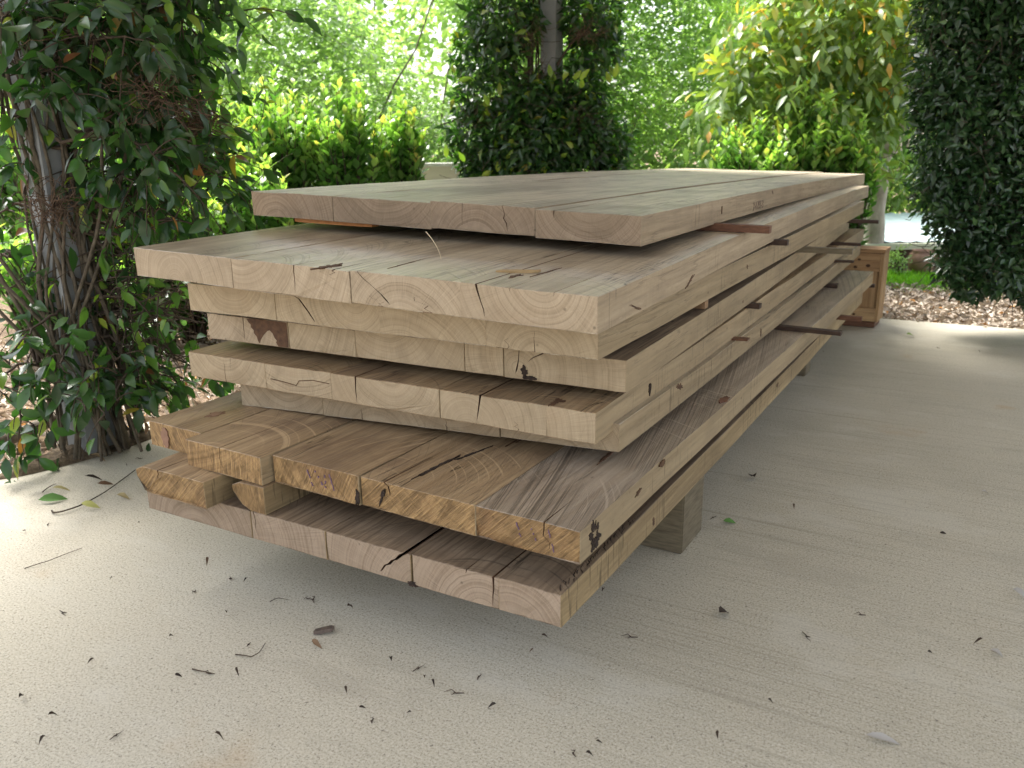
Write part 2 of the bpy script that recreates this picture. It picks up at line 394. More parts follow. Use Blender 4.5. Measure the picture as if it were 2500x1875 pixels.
def blob_patch(name, parent, k, face, c, ru, rv, mat, n=26, seed=0, rough=.35, thick=.0008, z0=0., v0=0., hole=0., u0=0., th=0.0):
    """thin irregular mark (knot, bark pocket, stain) seated on a board: face 't' (u,v), 'e' (v,z), 's' (u,z)"""
    rr = random.Random(seed); V = []; Fc = []
    rad = [1+rough*rr.uniform(-1, 1) for _ in range(n)]
    rad = [(rad[i]+rad[i-1]+rad[(i+1) % n])/3*.5+rad[i]*.5 for i in range(n)]
    def place(a, b, off):
        if face == 't': return S(k, c[0]+a, c[1]+b, off)
        if face == 'e': return S(k, u0-off, c[0]+a, 0)+np.array([0, 0, -c[1]+b])
        return S(k, c[0]+a, v0-off, -c[1]+b)
    ringv = []
    for off in (-.001, thick):
        for i in range(n):
            an = 2*math.pi*i/n; a, b = math.cos(an)*ru*rad[i], math.sin(an)*rv*rad[i]
            a, b = a*math.cos(th)-b*math.sin(th), a*math.sin(th)+b*math.cos(th)
            V.append(place(a, b, off))
    if hole > 0:
        for off in (-.001, thick):
            for i in range(n):
                an = 2*math.pi*i/n; h = hole*(1+rough*.8*rr.uniform(-1, 1)); a, b = math.cos(an)*ru*h, math.sin(an)*rv*h
                a, b = a*math.cos(th)-b*math.sin(th), a*math.sin(th)+b*math.cos(th)
                V.append(place(a, b, off))
        for i in range(n):
            j = (i+1) % n; Fc += [(n+i, n+j, 3*n+j, 3*n+i), (i, j, n+j, n+i), (2*n+i, 3*n+i, 3*n+j, 2*n+j)]
    else:
        Fc.append(tuple(range(n, 2*n)))
        for i in range(n):
            j = (i+1) % n; Fc.append((i, j, n+j, n+i))
    V = [np.asarray(v).reshape(3) for v in V]
    return meshobj(name, V, Fc, mat, parent)
def ribbon(name, parent, P, wdt, nrm, mat, thick=.0007):
    """thin stroke along points P on a face with normal nrm"""
    P = np.array([np.asarray(p).reshape(3) for p in P]); nrm = np.asarray(nrm, float); V, Fc = [], []
    n = len(P)
    for i in range(n):
        d = unit(P[min(i+1, n-1)]-P[max(i-1, 0)]); sd_ = unit(np.cross(d, nrm)); ww = wdt[i] if hasattr(wdt, '__len__') else wdt
        for off in (-.001, thick):
            for s in (-1, 1): V.append(P[i]+sd_*s*ww/2+nrm*off)
    for i in range(n-1):
        a = i*4; b = a+4
        Fc += [(a+2, a+3, b+3, b+2), (a, a+2, b+2, b), (a+1, b+1, b+3, a+3)]
    Fc += [(0, 1, 3, 2), ((n-1)*4, (n-1)*4+2, (n-1)*4+3, (n-1)*4+1)]
    return meshobj(name, V, Fc, mat, parent)

# --- layer 1 (top): cracks are (position, depth, half width, run along the board, wiggle, side)
B = {}
B['1a'] = board(1, .0, .240, 'broad pale board along the right side of the topmost layer, facing the open floor', du=.0, dz=-.002, pith=(.115, .105), tone=.5, cracks=[(.82, .25, .0012, .5, .004, 't')])
B['1b'] = board(1, .240, .513, 'second board from the right in the topmost layer, with a fine zigzag check', du=.0008, dz=.002, pith=(.15, -.04), tone=.42, cracks=[(.30, 0, 0, .5, ((0, 0, .0008), (-.006, .3, .0007), (-.003, .45, .0012), (-.010, .62, .0014), (-.014, .95, .0005)), 't'), (.68, .93, .0006, .2, .002, 't')])
B['1c'] = board(1, .513, .803, 'brown-ended board left of the middle in the topmost layer, with saucer shaped rings', du=.0, dz=-.001, pith=(.13, .15), tone=.4)
B['1d'] = board(1, .803, 1.0746, 'leftmost board of the topmost layer, above the short orange batten', du=.0, dz=.0, pith=(.19, -.02), tone=.46)
# --- layer 2
B['2a'] = board(2, .0, .255, 'wide board at the right corner of the second layer, bright glare on its top', pith=(.10, .085), tone=.6, cracks=[(.88, 0, 0, .9, ((0, 0, .0022), (-.002, .15, .0018), (-.008, .45, .0010), (-.014, .7, .0010), (-.017, .95, .0004)), 't'), (.30, .12, .0006, .5, .001, 't'), (.62, .1, .0005, .6, .001, 't')])
B['2b'] = board(2, .255, .496, 'middle board of the second layer with slanting checks on its end, left of the sliver', pith=(.12, -.05), tone=.5, dz=.0006, cracks=[(.93, 0, 0, .06, ((0, 0, .0008), (-.012, .18, .0012), (-.035, .42, .0006), (-.052, .62, .0014), (-.064, .8, .0022), (-.072, .92, .0006)), 't'), (.25, .5, .0012, .1, .03, 'b'), (.7, .35, .0009, .1, .02, 'b')])
B['2c'] = board(2, .496, .803, 'board of the second layer with splintered top edge and one straight check', pith=(.28, .12), tone=.64, dz=-.0006, cracks=[(.45, .97, .0012, .12, .001, 't'), (.12, .2, .002, .12, .01, 't')])
B['2d'] = board(2, .803, 1.101, 'leftmost board of the second layer, sticking out furthest towards the vine trunk', pith=(.175, -.005), tone=.52, dz=.0004, cracks=[(.36, .2, .0008, .05, .02, 'b')])
# --- layer 3
B['3a'] = board(3, .0, .225, 'right hand board of the third layer, long side streaked by fine upright saw scratches', pith=(.12, -.02), tone=.46, cracks=[(.55, .7, .0007, .05, .003, 'b'), (.8, .4, .0007, .05, .01, 'b')])
B['3b'] = board(3, .225, .470, 'plain cream board second from the right in the third layer', pith=(.2, -.12), tone=.5)
B['3c'] = board(3, .470, .748, 'cream board of the third layer split by a curved dark crack across its end', pith=(.06, .075), tone=.53, cracks=[(.84, 0, 0, .3, ((0, 0, .0008), (-.012, .06, .0014), (-.024, .15, .0020), (-.036, .36, .0022), (-.048, .58, .0022), (-.060, .82, .0014), (-.064, .93, .0005)), 't')])
B['3d'] = board(3, .748, 1.0161, 'leftmost board of the third layer, smooth cream end with wide shallow rings', pith=(.13, .10), tone=.56)
# --- layer 4
B['4a'] = board(4, .0, .253, 'board with a black bark hole and raking crack on its end, in the fourth layer', pith=(.22, .02), tone=.5, cracks=[(.64, 0, 0, .12, ((0, 0, .0030), (.014, .12, .0024), (.028, .24, .0016), (.040, .42, .0007)), 't'), (.87, 0, 0, .1, ((0, 0, .0006), (.002, .4, .0009), (.006, .7, .0018), (.008, .85, .0006)), 't')])
B['4b'] = board(4, .253, .343, 'narrowest strip of wood in the fourth layer, hardly wider than it is thick', pith=(-.1, .05), tone=.5)
B['4c'] = board(4, .343, .615, 'board in the middle of the fourth layer with deep bowl shaped rings', pith=(.19, .13), tone=.55)
B['4d'] = board(4, .615, .803, 'plain board of the fourth layer just right of the one stained dark brown', pith=(.3, .13), tone=.5)
B['4e'] = board(4, .803, 1.054, 'leftmost board of the fourth layer with a dark brown heartwood patch on its end', pith=(.30, .11), tone=.6, endm=W_END[2], cracks=[(.54, .97, .0012, .1, .002, 't')])
# --- layer 5
B['5a'] = board(5, .0, .099, 'narrow piece at the near right corner of the fifth layer with upright rings', pith=(.2, .0), tone=.55)
B['5b'] = board(5, .099, .334, 'board second from the right in the fifth layer, end split by a slanting dark check', pith=(.17, -.01), tone=.52, cracks=[(.60, 0, 0, .5, ((0, 0, .0022), (.003, .3, .0016), (.006, .6, .0012), (.009, .95, .0005)), 't'), (.25, .35, .0008, .04, .01, 'b')])
B['5c'] = board(5, .334, .610, 'board near the middle of the fifth layer with a wide open upright check', pith=(.12, .095), tone=.5, cracks=[(.76, .97, .0019, .5, .001, 't')])
B['5d'] = board(5, .610, .800, 'brownish board of the fifth layer with a wandering level crack across its end', pith=(.1, .2), tone=.44)
B['5e'] = board(5, .800, 1.0458, 'leftmost board of the fifth layer with nested bowl rings and two thin checks', pith=(.13, .10), tone=.47, cracks=[(.52, .95, .0008, .06, .003, 'b'), (.43, .5, .0005, .06, .004, 't')])
# --- layer 6
B['6a'] = board(6, .0, .25, 'rightmost board of the sixth layer, its lower corner peeping out under the fifth', tone=.42)
B['6b'] = board(6, .25, .431, 'mostly hidden board in the sixth layer, second from its right side', tone=.38, cracks=[(.7, .5, .001, .1, .003, 'b')])
B['6c'] = board(6, .431, .70, 'mostly hidden board in the sixth layer, third from its right side', tone=.4, cracks=[(.6, .5, .001, .1, .003, 'b')])
B['6d'] = board(6, .70, .9443, 'leftmost board of the sixth layer, a sliver of its lower end showing', tone=.38)
# --- layer 7 (golden, freshly cut, staggered)
B['7a'] = board(7, .0, .200, 'rightmost golden board of the seventh layer, with a black ringed knot on its side', pith=(.5, .3), tone=.46, topm=W_TOP[71], cracks=[(.33, .97, .0013, .12, -.014, 't')], rag=.003)
B['7b'] = board(7, .200, .457, 'golden board of the seventh layer with dark bark pockets in its end and top', pith=(.4, .25), tone=.52, rag=.003, cracks=[(.78, .5, .0022, .22, -.02, 't')])
B['7c'] = board(7, .459, .686, 'golden board in the middle of the seventh layer with faint purple crayon strokes', pith=(-.2, .3), tone=.5, du=-.004, rag=.0035)
B['7d'] = board(7, .692, .918, 'golden board of the seventh layer that juts out past its neighbours, split by one check', pith=(.3, .4), tone=.6, du=-.030, cracks=[(.53, .97, .0011, .5, -.01, 't')], rag=.001)
B['7e'] = board(7, .921, 1.1004, 'leftmost board of the seventh layer with a plum coloured smudge on its end', pith=(.3, -.2), tone=.58, du=.012, rag=.0006)
# --- layer 8: two short-of-full-width boards on the left
B['8a'] = board(8, .786, .995, 'thick board with rough rounded bark edge under the left corner of the seventh layer', pith=(.4, .3), tone=.46, du=-.035, wane=('l', .040), rag=.003, cracks=[(.66, .35, .0018, .12, .004, 't')])
B['8b'] = board(8, .655, .745, 'short stub of board with a curved waney underside, set back beside the bark edged board', pith=(.3, .2), tone=.42, du=.0, wane=('l', .055), rag=.001)
# --- layer 9 (bottom)
B['9a'] = board(9, .0, .119, 'narrow board at the right corner of the bottom layer with splintered black top edge', pith=(.09, -.03), tone=.56, rag=.002)
B['9b'] = board(9, .119, .300, 'board second from the right in the bottom layer, arched rings and a ragged upright check', pith=(.03, -.02), tone=.6, cracks=[(.05, .97, .0022, .4, .002, 't'), (.35, .12, .001, .08, .001, 't')], rag=.002)
B['9c'] = board(9, .300, .500, 'board of the bottom layer torn open by one big jagged crack', pith=(-.03, -.02), tone=.52, cracks=[(.06, 0, 0, .55, ((0, 0, .0048), (.010, .10, .0045), (.022, .30, .0032), (.030, .36, .0032), (.038, .52, .0034), (.048, .60, .0022), (.056, .80, .0016), (.060, .88, .0006)), 't')])
B['9d'] = board(9, .500, .700, 'board left of the big jagged crack in the bottom layer, with upright curved rings', pith=(.26, -.0), tone=.46, cracks=[(.97, .5, .0008, .2, .001, 't'), (.96, .9, .001, .1, -.006, 't')])
B['9e'] = board(9, .700, 1.0165, 'leftmost board of the bottom layer, pinkish end half hidden under the bark edged board', pith=(.17, -.035), tone=.4)

# --- marks on boards
for n_, (k_, b_, u_, z_, ru_, rv_) in enumerate([(1, '1a', 1.25, .012, .012, .004), (1, '1a', .62, .03, .003, .008), (2, '2a', .50, .052, .03, .004), (2, '2a', .18, .05, .035, .0022), (3, '3a', 1.0, .03, .004, .005), (4, '4a', .9, .04, .006, .005), (6, '6a', .35, .012, .016, .006), (6, '6a', 1.1, .03, .006, .012), (7, '7a', .24, .025, .012, .004), (9, '9a', .42, .04, .008, .008), (9, '9a', 1.5, .02, .012, .005)]):
    blob_patch('knot', B[b_], k_, 's', (u_, z_), ru_, rv_, M_HEART, seed=40+n_, thick=.0006, rough=.8, n=30, th=.3*(n_ % 3-1))
for n_, (k_, b_, u_, v_, ru_, rv_) in enumerate([(2, '2a', .16, .17, .05, .0016), (2, '2a', .10, .20, .018, .006), (2, '2b', .12, .45, .05, .0018), (2, '2c', .02, .56, .03, .008), (7, '7a', .33, .10, .05, .004), (7, '7a', .42, .15, .06, .003), (5, '5a', .03, .09, .02, .008), (7, '7b', .42, .30, .10, .006)]):
    blob_patch('bark_pocket', B[b_], k_, 't', (u_, v_), ru_, rv_, M_HEART, seed=60+n_, thick=.0026 if k_ == 1 else .0014, rough=.85, n=44, th=.05*(n_ % 3-1))
blob_patch('knot', B['7a'], 7, 's', (.055, .026), .017, .020, M_BLACKBARK, seed=3, v0=.0, hole=.48, thick=.0012, rough=.75, n=40, th=.3)
blob_patch('knot', B['7a'], 7, 's', (.047, .046), .006, .008, M_BLACKBARK, seed=4, thick=.0012, rough=.6)
blob_patch('knot', B['5a'], 5, 's', (.155+.12, .03), .0065, .011, M_BLACKBARK, seed=5, hole=.45, thick=.0012, rough=.5)
blob_patch('knot', B['5a'], 5, 's', (.66, .02), .004, .006, M_BLACKBARK, seed=6, thick=.0012, rough=.6)
blob_patch('knot', B['7a'], 7, 't', (.80, .012), .03, .009, M_REDWOOD, seed=8, thick=.002)
blob_patch('knot', B['7a'], 7, 's', (.36, .008), .016, .006, M_HEART, seed=9, thick=.0015)
def end_poly(name, parent, k, u0, pl, mat, thick=.0008):
    V = [zpt(k, u0-o_, a, b) for o_ in (-.001, thick) for a, b in pl]; n = len(pl)
    return meshobj(name, V, [tuple(range(n, 2*n))]+[(i, (i+1) % n, n+(i+1) % n, n+i) for i in range(n)], mat, parent)
def zpt(k, u, v, dn): return S(k, u, v)+np.array([0, 0, -dn])
end_poly('stain', B['4e'], 4, 0, [(.926, .003), (.905, .0012), (.87, .0012), (.835, .0012), (.806, .0012), (.8055, .03), (.806, .0585), (.829, .0590), (.836, .0588), (.842, .050), (.839, .046), (.845, .040), (.850, .030), (.858, .0235), (.866, .026), (.876, .034), (.884, .042), (.890, .050), (.893, .057), (.897, .052), (.900, .042), (.908, .034), (.907, .028), (.915, .022), (.915, .015), (.922, .010)], M_HEART)
blob_patch('bark_pocket', B['4a'], 4, 'e', (.208, .045), .0075, .011, M_BLACKBARK, seed=21, thick=.0016, rough=.6)
blob_patch('bark_pocket', B['4a'], 4, 'e', (.196, .056), .012, .004, M_BLACKBARK, seed=22, thick=.0016, rough=.5)
blob_patch('bark_pocket', B['7b'], 7, 'e', (.404, .026), .0028, .019, M_BLACKBARK, seed=23, thick=.0015, rough=.9, n=34, th=.45)
blob_patch('bark_pocket', B['7b'], 7, 't', (.115, .360), .05, .0030, M_BLACKBARK, seed=24, thick=.0006, rough=.95, n=60, th=-.06)
blob_patch('bark_pocket', B['7b'], 7, 't', (.20, .340), .04, .0028, M_BLACKBARK, seed=25, thick=.0006, rough=.95, n=60, th=-.2)
blob_patch('bark_pocket', B['7c'], 7, 'e', (.464, .042), .004, .014, M_BLACKBARK, seed=26, thick=.0012, rough=.7, u0=-.0045)
blob_patch('stain', B['7e'], 7, 'e', (1.043, .030), .012, .022, plain('plum_stain', (.20, .11, .07), (.27, .15, .10), 60.), seed=27, thick=.0012, rough=.3, u0=.010)
blob_patch('bark_pocket', B['9c'], 9, 'e', (.300, .058), .012, .005, M_BLACKBARK, seed=28, thick=.0015, rough=.6)
blob_patch('stain', B['7d'], 7, 't', (.30, .76), .06, .018, plain('brown_stain', (.17, .09, .05), (.26, .15, .09), 60.), seed=29, thick=.0007, rough=.4, n=40)
blob_patch('stain', B['7e'], 7, 't', (.12, 1.0), .022, .012, bpy.data.materials['brown_stain'], seed=30, thick=.0007, rough=.5, n=40)
for i in range(34):    # torn black fibres on the bottom board's corner edge
    r_ = random.Random(i); uu = .004+i*.011+r_.random()*.01; d0 = r_.uniform(.0, .010)
    ribbon('splinter_gap', B['9a'], [S(9, uu, .0008+d0, .0), S(9, uu+.006, .003+d0+.003*r_.random(), .0), S(9, uu+.008+.02*r_.random(), .005+d0+.006*r_.random(), 0)], [.0006, .0022*r_.uniform(.4, 1.2), .0004], (0, 0, 1), M_BLACKBARK, .0006)
# crayon strokes
def zpt(k, u, v, dn): return S(k, u, v)+np.array([0, 0, -dn])
e7 = -EDIR[7]
def crayon(bd, k, u, strokes):
    for q, (a, b) in enumerate(strokes):
        r_ = random.Random(q*7+k); n_ = 9; run = []
        for i in range(n_):
            t = i/(n_-1); p = zpt(k, u, a[0]+(b[0]-a[0])*t+r_.uniform(-.0012, .0012), a[1]+(b[1]-a[1])*t)
            if r_.random() < .28 and len(run) > 1:
                ribbon('crayon_mark', bd, run, [r_.uniform(.0006, .0022) for _ in run], e7, M_PURPLE, .0013); run = []
            else: run.append(p)
        if len(run) > 1: ribbon('crayon_mark', bd, run, [r_.uniform(.0006, .0022) for _ in run], e7, M_PURPLE, .0013)
crayon(B['7c'], 7, -.0042, [((.590, .012), (.578, .044)), ((.570, .010), (.550, .036)), ((.556, .034), (.541, .040)), ((.545, .014), (.543, .038)), ((.532, .010), (.520, .046))])
crayon(B['7a'], 7, -.0002, [((.118, .012), (.110, .036)), ((.090, .016), (.080, .036)), ((.058, .010), (.046, .048))])
# pencilled number on the long side of the top layer
cu = bpy.data.curves.new('pencil_number', 'FONT'); cu.body = '2 4 755-3'; cu.size = .036; cu.extrude = .0004
tmp = bpy.data.objects.new('tmp', cu); link(tmp); dg = bpy.context.evaluated_depsgraph_get()
me = bpy.data.meshes.new_from_object(tmp.evaluated_get(dg)); bpy.data.objects.remove(tmp)
me.materials.append(M_PENCIL); num = bpy.data.objects.new('pencil_number', me); link(num, B['1a'])
p0 = S(1, .98, -.0012, -.055); mt = Matrix.Identity(4)
for i in range(3): mt[i][0] = EDIR[1][i]; mt[i][1] = (0, 0, 1)[i]; mt[i][2] = (-LDIR[1])[i]; mt[i][3] = (p0-np.array(B['1a'].location))[i]
num.matrix_local = mt
ribbon('crack_line', B['5d'], [zpt(5, .0, .785, .034), zpt(5, 0, .75, .036), zpt(5, 0, .71, .040), zpt(5, 0, .70, .028), zpt(5, 0, .66, .022), zpt(5, 0, .615, .024)], .0012, -EDIR[5], M_HEART, .0012)

# ------------------------------------------------------------------ spacer battens
def top_z(k, u, v): return float(S(k, u, v)[2])
def batten(k, kup, u, v_end, label, wdt=.022, mat=M_DARKWOOD, v_in=1.0, thick=None, yaw=0., lift=0.):
    a0 = S(k, u, v_end); base = top_z(k, u, max(v_end, .05))
    up_ = top_z(kup, u, max(v_end, .05))
    if thick is None:
        # free gap between this layer and the one above at the same plan position
        P = S(k, u, .25); q = SL[kup]; d = P[:2]-np.array(q[:2]); uu = d@EDIR[kup][:2]; vv = d@LDIR[kup][:2]
        thick = top_z(kup, uu, vv)-SL[kup][7]-P[2]-.0006
    thick = max(thick, .006)
    n = 7; V = []; Fc = []
    for i in range(n):
        v = v_end+(v_in-v_end)*i/(n-1)
        p = S(k, u+yaw*(v-v_end), v); zb = (S(k, u, max(v, .0))[2])+.0003+lift
        for (a, b) in ((-1, 0), (1, 0), (1, 1), (-1, 1)):
            j = .0 if 0 < i < n-1 else .0008
            V.append(np.array([p[0], p[1], zb])+EDIR[k]*a*(wdt/2-j*.5)+np.array([0, 0, thick*b*(1)+(j if b == 0 else -j)]))
    for i in range(n-1):
        for j in range(4): Fc.append((i*4+j, i*4+(j+1) % 4, i*4+4+(j+1) % 4, i*4+4+j))
    Fc += [(3, 2, 1, 0), tuple((n-1)*4+j for j in range(4))]
    o = bpy.data.objects.new('spacer_batten', bpy.data.meshes.new('spacer_batten'))
    c0 = np.array([a0[0], a0[1], base]); V = np.array(V)-c0
    o.data.from_pydata([tuple(v) for v in V], [], Fc); o.data.materials.append(mat); link(o); o.location = c0
    tag(o, label, 'batten', 'spacer battens between the board layers'); return o
batten(2, 1, .979, -.062, 'reddish brown batten under the topmost layer, the longest one overhanging near the front', .030, M_REDWOOD)
batten(3, 2, 1.266, -.049, 'dark stubby batten with a split end between the second and third layers', .026, M_DARKWOOD)
batten(4, 3, 2.844, -.161, 'thin dark batten pointing at the pale tree trunk, just beneath the third layer', .022, M_DARKWOOD)
batten(4, 3, 1.705, -.182, 'olive brown batten reaching far out over the long side below the third layer', .026, M_TANWOOD and M_BEARER)
batten(5, 4, 2.664, -.086, 'slim dark batten beneath the fourth layer close to the far end', .020, M_DARKWOOD)
batten(6, 5, 2.49, -.06, 'short black batten under the fifth layer in front of the crate top', .030, M_DARKWOOD, thick=.0105)
batten(4, 3, .547, .006, 'tan batten tip tucked in the gap under the third layer near the front', .030, M_TANWOOD)
batten(5, 4, 1.066, -.034, 'dark brown splintered batten end poking out under the fourth layer, halfway along', .030, M_REDWOOD and M_DARKWOOD)
batten(6, 5, .832, -.029, 'reddish batten end poking out under the fifth layer, halfway along', .030, M_REDWOOD)
batten(7, 6, 1.652, -.107, 'thickest dark batten, resting on the golden layer and overhanging the floor', .030, M_DARKWOOD)
batten(7, 6, 2.568, .065, 'black batten end lying on the pale top of the seventh layer near its far end', .032, M_DARKWOOD)
batten(9, 7, 3.15, -.063, 'grey batten in front of the crate side, under the far end of the seventh layer', .022, M_DARKWOOD, lift=.036, thick=.018)
batten(9, 7, 2.335, -.122, 'reddish batten low down in front of the crate base, under the seventh layer', .022, M_REDWOOD, lift=.036, thick=.018)
batten(9, 7, .62, .03, 'batten hidden in the shadow above the bottom layer near the front', .030, M_DARKWOOD)
q_ = S(2, .452, .9); d_ = q_[:2]-np.array(SL[1][:2]); GAPO = top_z(1, d_@EDIR[1][:2], d_@LDIR[1][:2])-SL[1][7]-q_[2]-.0115
batten(2, 1, .452, .78, 'short bright orange batten under the left corner of the topmost layer', .030, M_ORANGE, v_in=1.03, thick=.010, lift=GAPO)
# sliver of offcut and a hair-thin splinter
p = gnd(1265, 668, top_z(2, .03, .2)); 
V, Fc = [], []
L_ = [(-.040, .000), (-.036, .008), (-.010, .011), (.030, .009), (.040, .004), (.036, -.002), (-.02, -.004)]
ax = unit(np.array([1, -.13, 0])); ay = np.array([.13, 1, 0])
for z in (.0004, .0055):
    for a, b in L_: V.append(p+ax*a*1.02+ay*b*1.4+np.array([0, 0, z+(.002 if a > .03 else 0)]))
n = len(L_); Fc = [tuple(range(n, 2*n)), tuple(reversed(range(n)))]+[(i, (i+1) % n, n+(i+1) % n, n+i) for i in range(n)]
o = meshobj('wood_sliver', np.array(V)-p, Fc, plain('sliver_wood', (.30, .2, .09), (.42, .29, .14), 60.)); o.location = p
tag(o, 'flat tan wood sliver lying on the top of the second layer', 'wood sliver')

def tube(pts, rad, sides=6, closed_tip=True):
    pts = np.asarray(pts, float); n = len(pts); rad = np.broadcast_to(rad, (n,))
    T = unit(np.gradient(pts, axis=0)); ref = np.array([.3, .2, 1.]) if abs(T[0][2]) < .9 else np.array([1., .2, .1])
    A = unit(np.cross(T, ref)); Bv = np.cross(T, A)
    an = np.arange(sides)*2*np.pi/sides
    V = (pts[:, None, :]+rad[:, None, None]*(np.cos(an)[None, :, None]*A[:, None, :]+np.sin(an)[None, :, None]*Bv[:, None, :])).reshape(-1, 3)
    i = np.arange(n-1)[:, None]*sides; j = np.arange(sides)[None, :]; j2 = (j+1) % sides
    Q = np.stack([i+j, i+j2, i+sides+j2, i+sides+j], -1).reshape(-1, 4)
    return V, Q
class Tubes:
    def __init__(s): s.V, s.Q, s.n = [], [], 0
    def add(s, pts, rad, sides=5):
        V, Q = tube(pts, rad, sides); s.V.append(V); s.Q.append(Q+s.n); s.n += len(V)
    def build(s, name, mat, parent=None):
        return fastmesh(name, np.concatenate(s.V), np.concatenate(s.Q), mat, parent, True)
hp = S(2, .16, .44); tb = Tubes()
a0 = at(1040, 566, 1.78); a1 = at(1079, 663, 1.66)
mid = (a0+a1)/2+np.array([.012, 0, .01]); a1[2] = max(a1[2], top_z(2, .05, .35)+.001)
tt = np.linspace(0, 1, 8)[:, None]; pp = (1-tt)**2*a0+2*tt*(1-tt)*mid+tt**2*a1
tb.add(pp, np.linspace(.0011, .0004, 8), 5); o = tb.build('straw', plain('straw', (.6, .5, .33), (.75, .65, .45)))
tag(o, 'thin curved pale splinter leaning from the topmost layer onto the second', 'splinter')

# ------------------------------------------------------------------ bearers under the stack
def bearer(u, v0, v1, wdt, label):
    zt = min(top_z(9, u, .2), top_z(9, u, .8))-SL[9][7]-.0025
    P0 = S(9, u, v0); V, Fc = [], []
    for (a, v) in ((0, v0), (wdt, v0), (wdt, v1), (0, v1)):
        p = S(9, u+a, v)
        for z in (.001, zt): V.append(np.array([p[0], p[1], z]))
    Fc = [(0, 2, 3, 1), (2, 4, 5, 3), (4, 6, 7, 5), (6, 0, 1, 7), (1, 3, 5, 7), (0, 6, 4, 2)]
    bm = bmesh.new(); vs = [bm.verts.new(v-np.array([P0[0], P0[1], 0])) for v in V]
    for f in Fc: bm.faces.new([vs[i] for i in f])
    bmesh.ops.recalc_face_normals(bm, faces=bm.faces); bmesh.ops.bevel(bm, geom=list(bm.edges), offset=.003, segments=2, affect='EDGES')
    me = bpy.data.meshes.new('timber_bearer'); bm.to_mesh(me); bm.free(); me.materials.append(M_BEARER)
    o = bpy.data.objects.new('timber_bearer', me); link(o); o.location = (P0[0], P0[1], 0)
    tag(o, label, 'timber bearer', 'bearers carrying the stack'); return o
bearer(.655, .012, 1.0, .15, 'thick square timber bearer on the floor under the near part of the stack')
bearer(2.40, .080, 1.0, .10, 'dark timber bearer on the floor under the far part of the stack')

# ------------------------------------------------------------------ ground, slab
def uvp(u, v, z=0):  # floor plan coordinates aligned with the stack
    p = S(9, u, v); return np.array([p[0], p[1], z])
def conc():
    s = NT('brushed_concrete'); tc = s.n('ShaderNodeTexCoord'); mp = s.n('ShaderNodeMapping'); s.l(tc.outputs['Object'], mp.inputs[0])
    mp.inputs['Rotation'].default_value = (0, 0, SL[9][2]); v = mp.outputs[0]
    big = s.noise(v, .8, 5., .6); mid_ = s.noise(v, 4.5, 5., .65)
    col = s.ramp(big, [(.3, (.445, .41, .32)), (.55, (.52, .48, .38)), (.75, (.515, .485, .40))])
    col = s.mix(s.math('MULTIPLY', s.smooth(mid_, .5, .72), .25), col, (.48, .42, .31))
    grain = s.noise(v, 230., 4., .8); g2 = s.noise(v, 520., 2., .6)
    col = s.mix(s.math('MULTIPLY', s.smooth(grain, .48, .40), .62), col, (.21, .185, .145))
    col = s.mix(s.math('MULTIPLY', s.smooth(grain, .53, .66), .6), col, (.74, .71, .63))
    pit = s.noise(v, 130., 3., .75)
    col = s.mix(s.math('MULTIPLY', s.smooth(pit, .40, .32), .8), col, (.12, .10, .08))
    br = s.noise(s.vmul(v, (1.6, 150., 1)), 1., 4., .65); br2 = s.noise(s.vmul(v, (.5, 34., 1)), 1., 3., .6)
    # broom marks are stronger on the open right half of the floor
    sx = s.sep(v); amt = s.smooth(s.math('ADD', s.sep(tc.outputs['Object'])[0], s.math('MULTIPLY', big, .5)), -.4, .7)
    col = s.mix(s.math('MULTIPLY', s.math('MULTIPLY', s.smooth(br, .48, .36), .36), amt), col, (.27, .24, .185))
    col = s.mix(s.math('MULTIPLY', s.math('MULTIPLY', s.smooth(br2, .42, .3), .3), amt), col, (.25, .22, .17))
    st = s.noise(v, 2.3, 3., .6); col = s.mix(s.math('MULTIPLY', s.smooth(st, .64, .74), .45), col, (.42, .28, .15))
    tr_ = s.noise(s.vmul(v, (1., 2.2, 1.)), 1.7, 5., .7); col = s.mix(s.math('MULTIPLY', s.smooth(tr_, .53, .66), .30), col, (.34, .31, .25))
    col = s.mix(s.math('MULTIPLY', s.smooth(tr_, .46, .36), .28), col, (.60, .575, .50))
    h = s.math('ADD', s.math('MULTIPLY', g2, .8), s.math('ADD', s.math('MULTIPLY', s.smooth(pit, .3, .42), .5), s.math('MULTIPLY', s.math('MULTIPLY', br, amt), 1.2)))
    s.pbr(col, .85, s.bump(h, .5, .0007), .25); return s.m
M_CONC = conc()
def sheet(name, pts, z, mat, kind='structure', depth=None):
    n = len(pts); V = [(p[0], p[1], z) for p in pts]; Fc = [tuple(range(n))]
    if depth:
        V += [(p[0], p[1], z-depth) for p in pts]; Fc += [(i, n+i, n+(i+1) % n, (i+1) % n) for i in range(n)]
    o = meshobj(name, V, Fc, mat); tag(o, kind=kind); bm = bmesh.new(); bm.from_mesh(o.data); bmesh.ops.recalc_face_normals(bm, faces=bm.faces)
    if sum(f.normal.z for f in bm.faces if len(f.verts) == n and f.verts[0].co.z > z-.001) < 0: bmesh.ops.reverse_faces(bm, faces=bm.faces)
    bm.to_mesh(o.data); bm.free(); return o
UL, UF = 1.98, 3.78
pad = [uvp(-5, -5.5), uvp(UF+.20, -5.5), uvp(UF-.02, UL), uvp(-5, UL+.06)]
sheet('concrete_slab', pad, 0, M_CONC, depth=.12)
s = NT('soil'); tc = s.n('ShaderNodeTexCoord'); n1 = s.noise(tc.outputs['Object'], 3., 6., .7); n2 = s.noise(tc.outputs['Object'], 60., 4., .7)
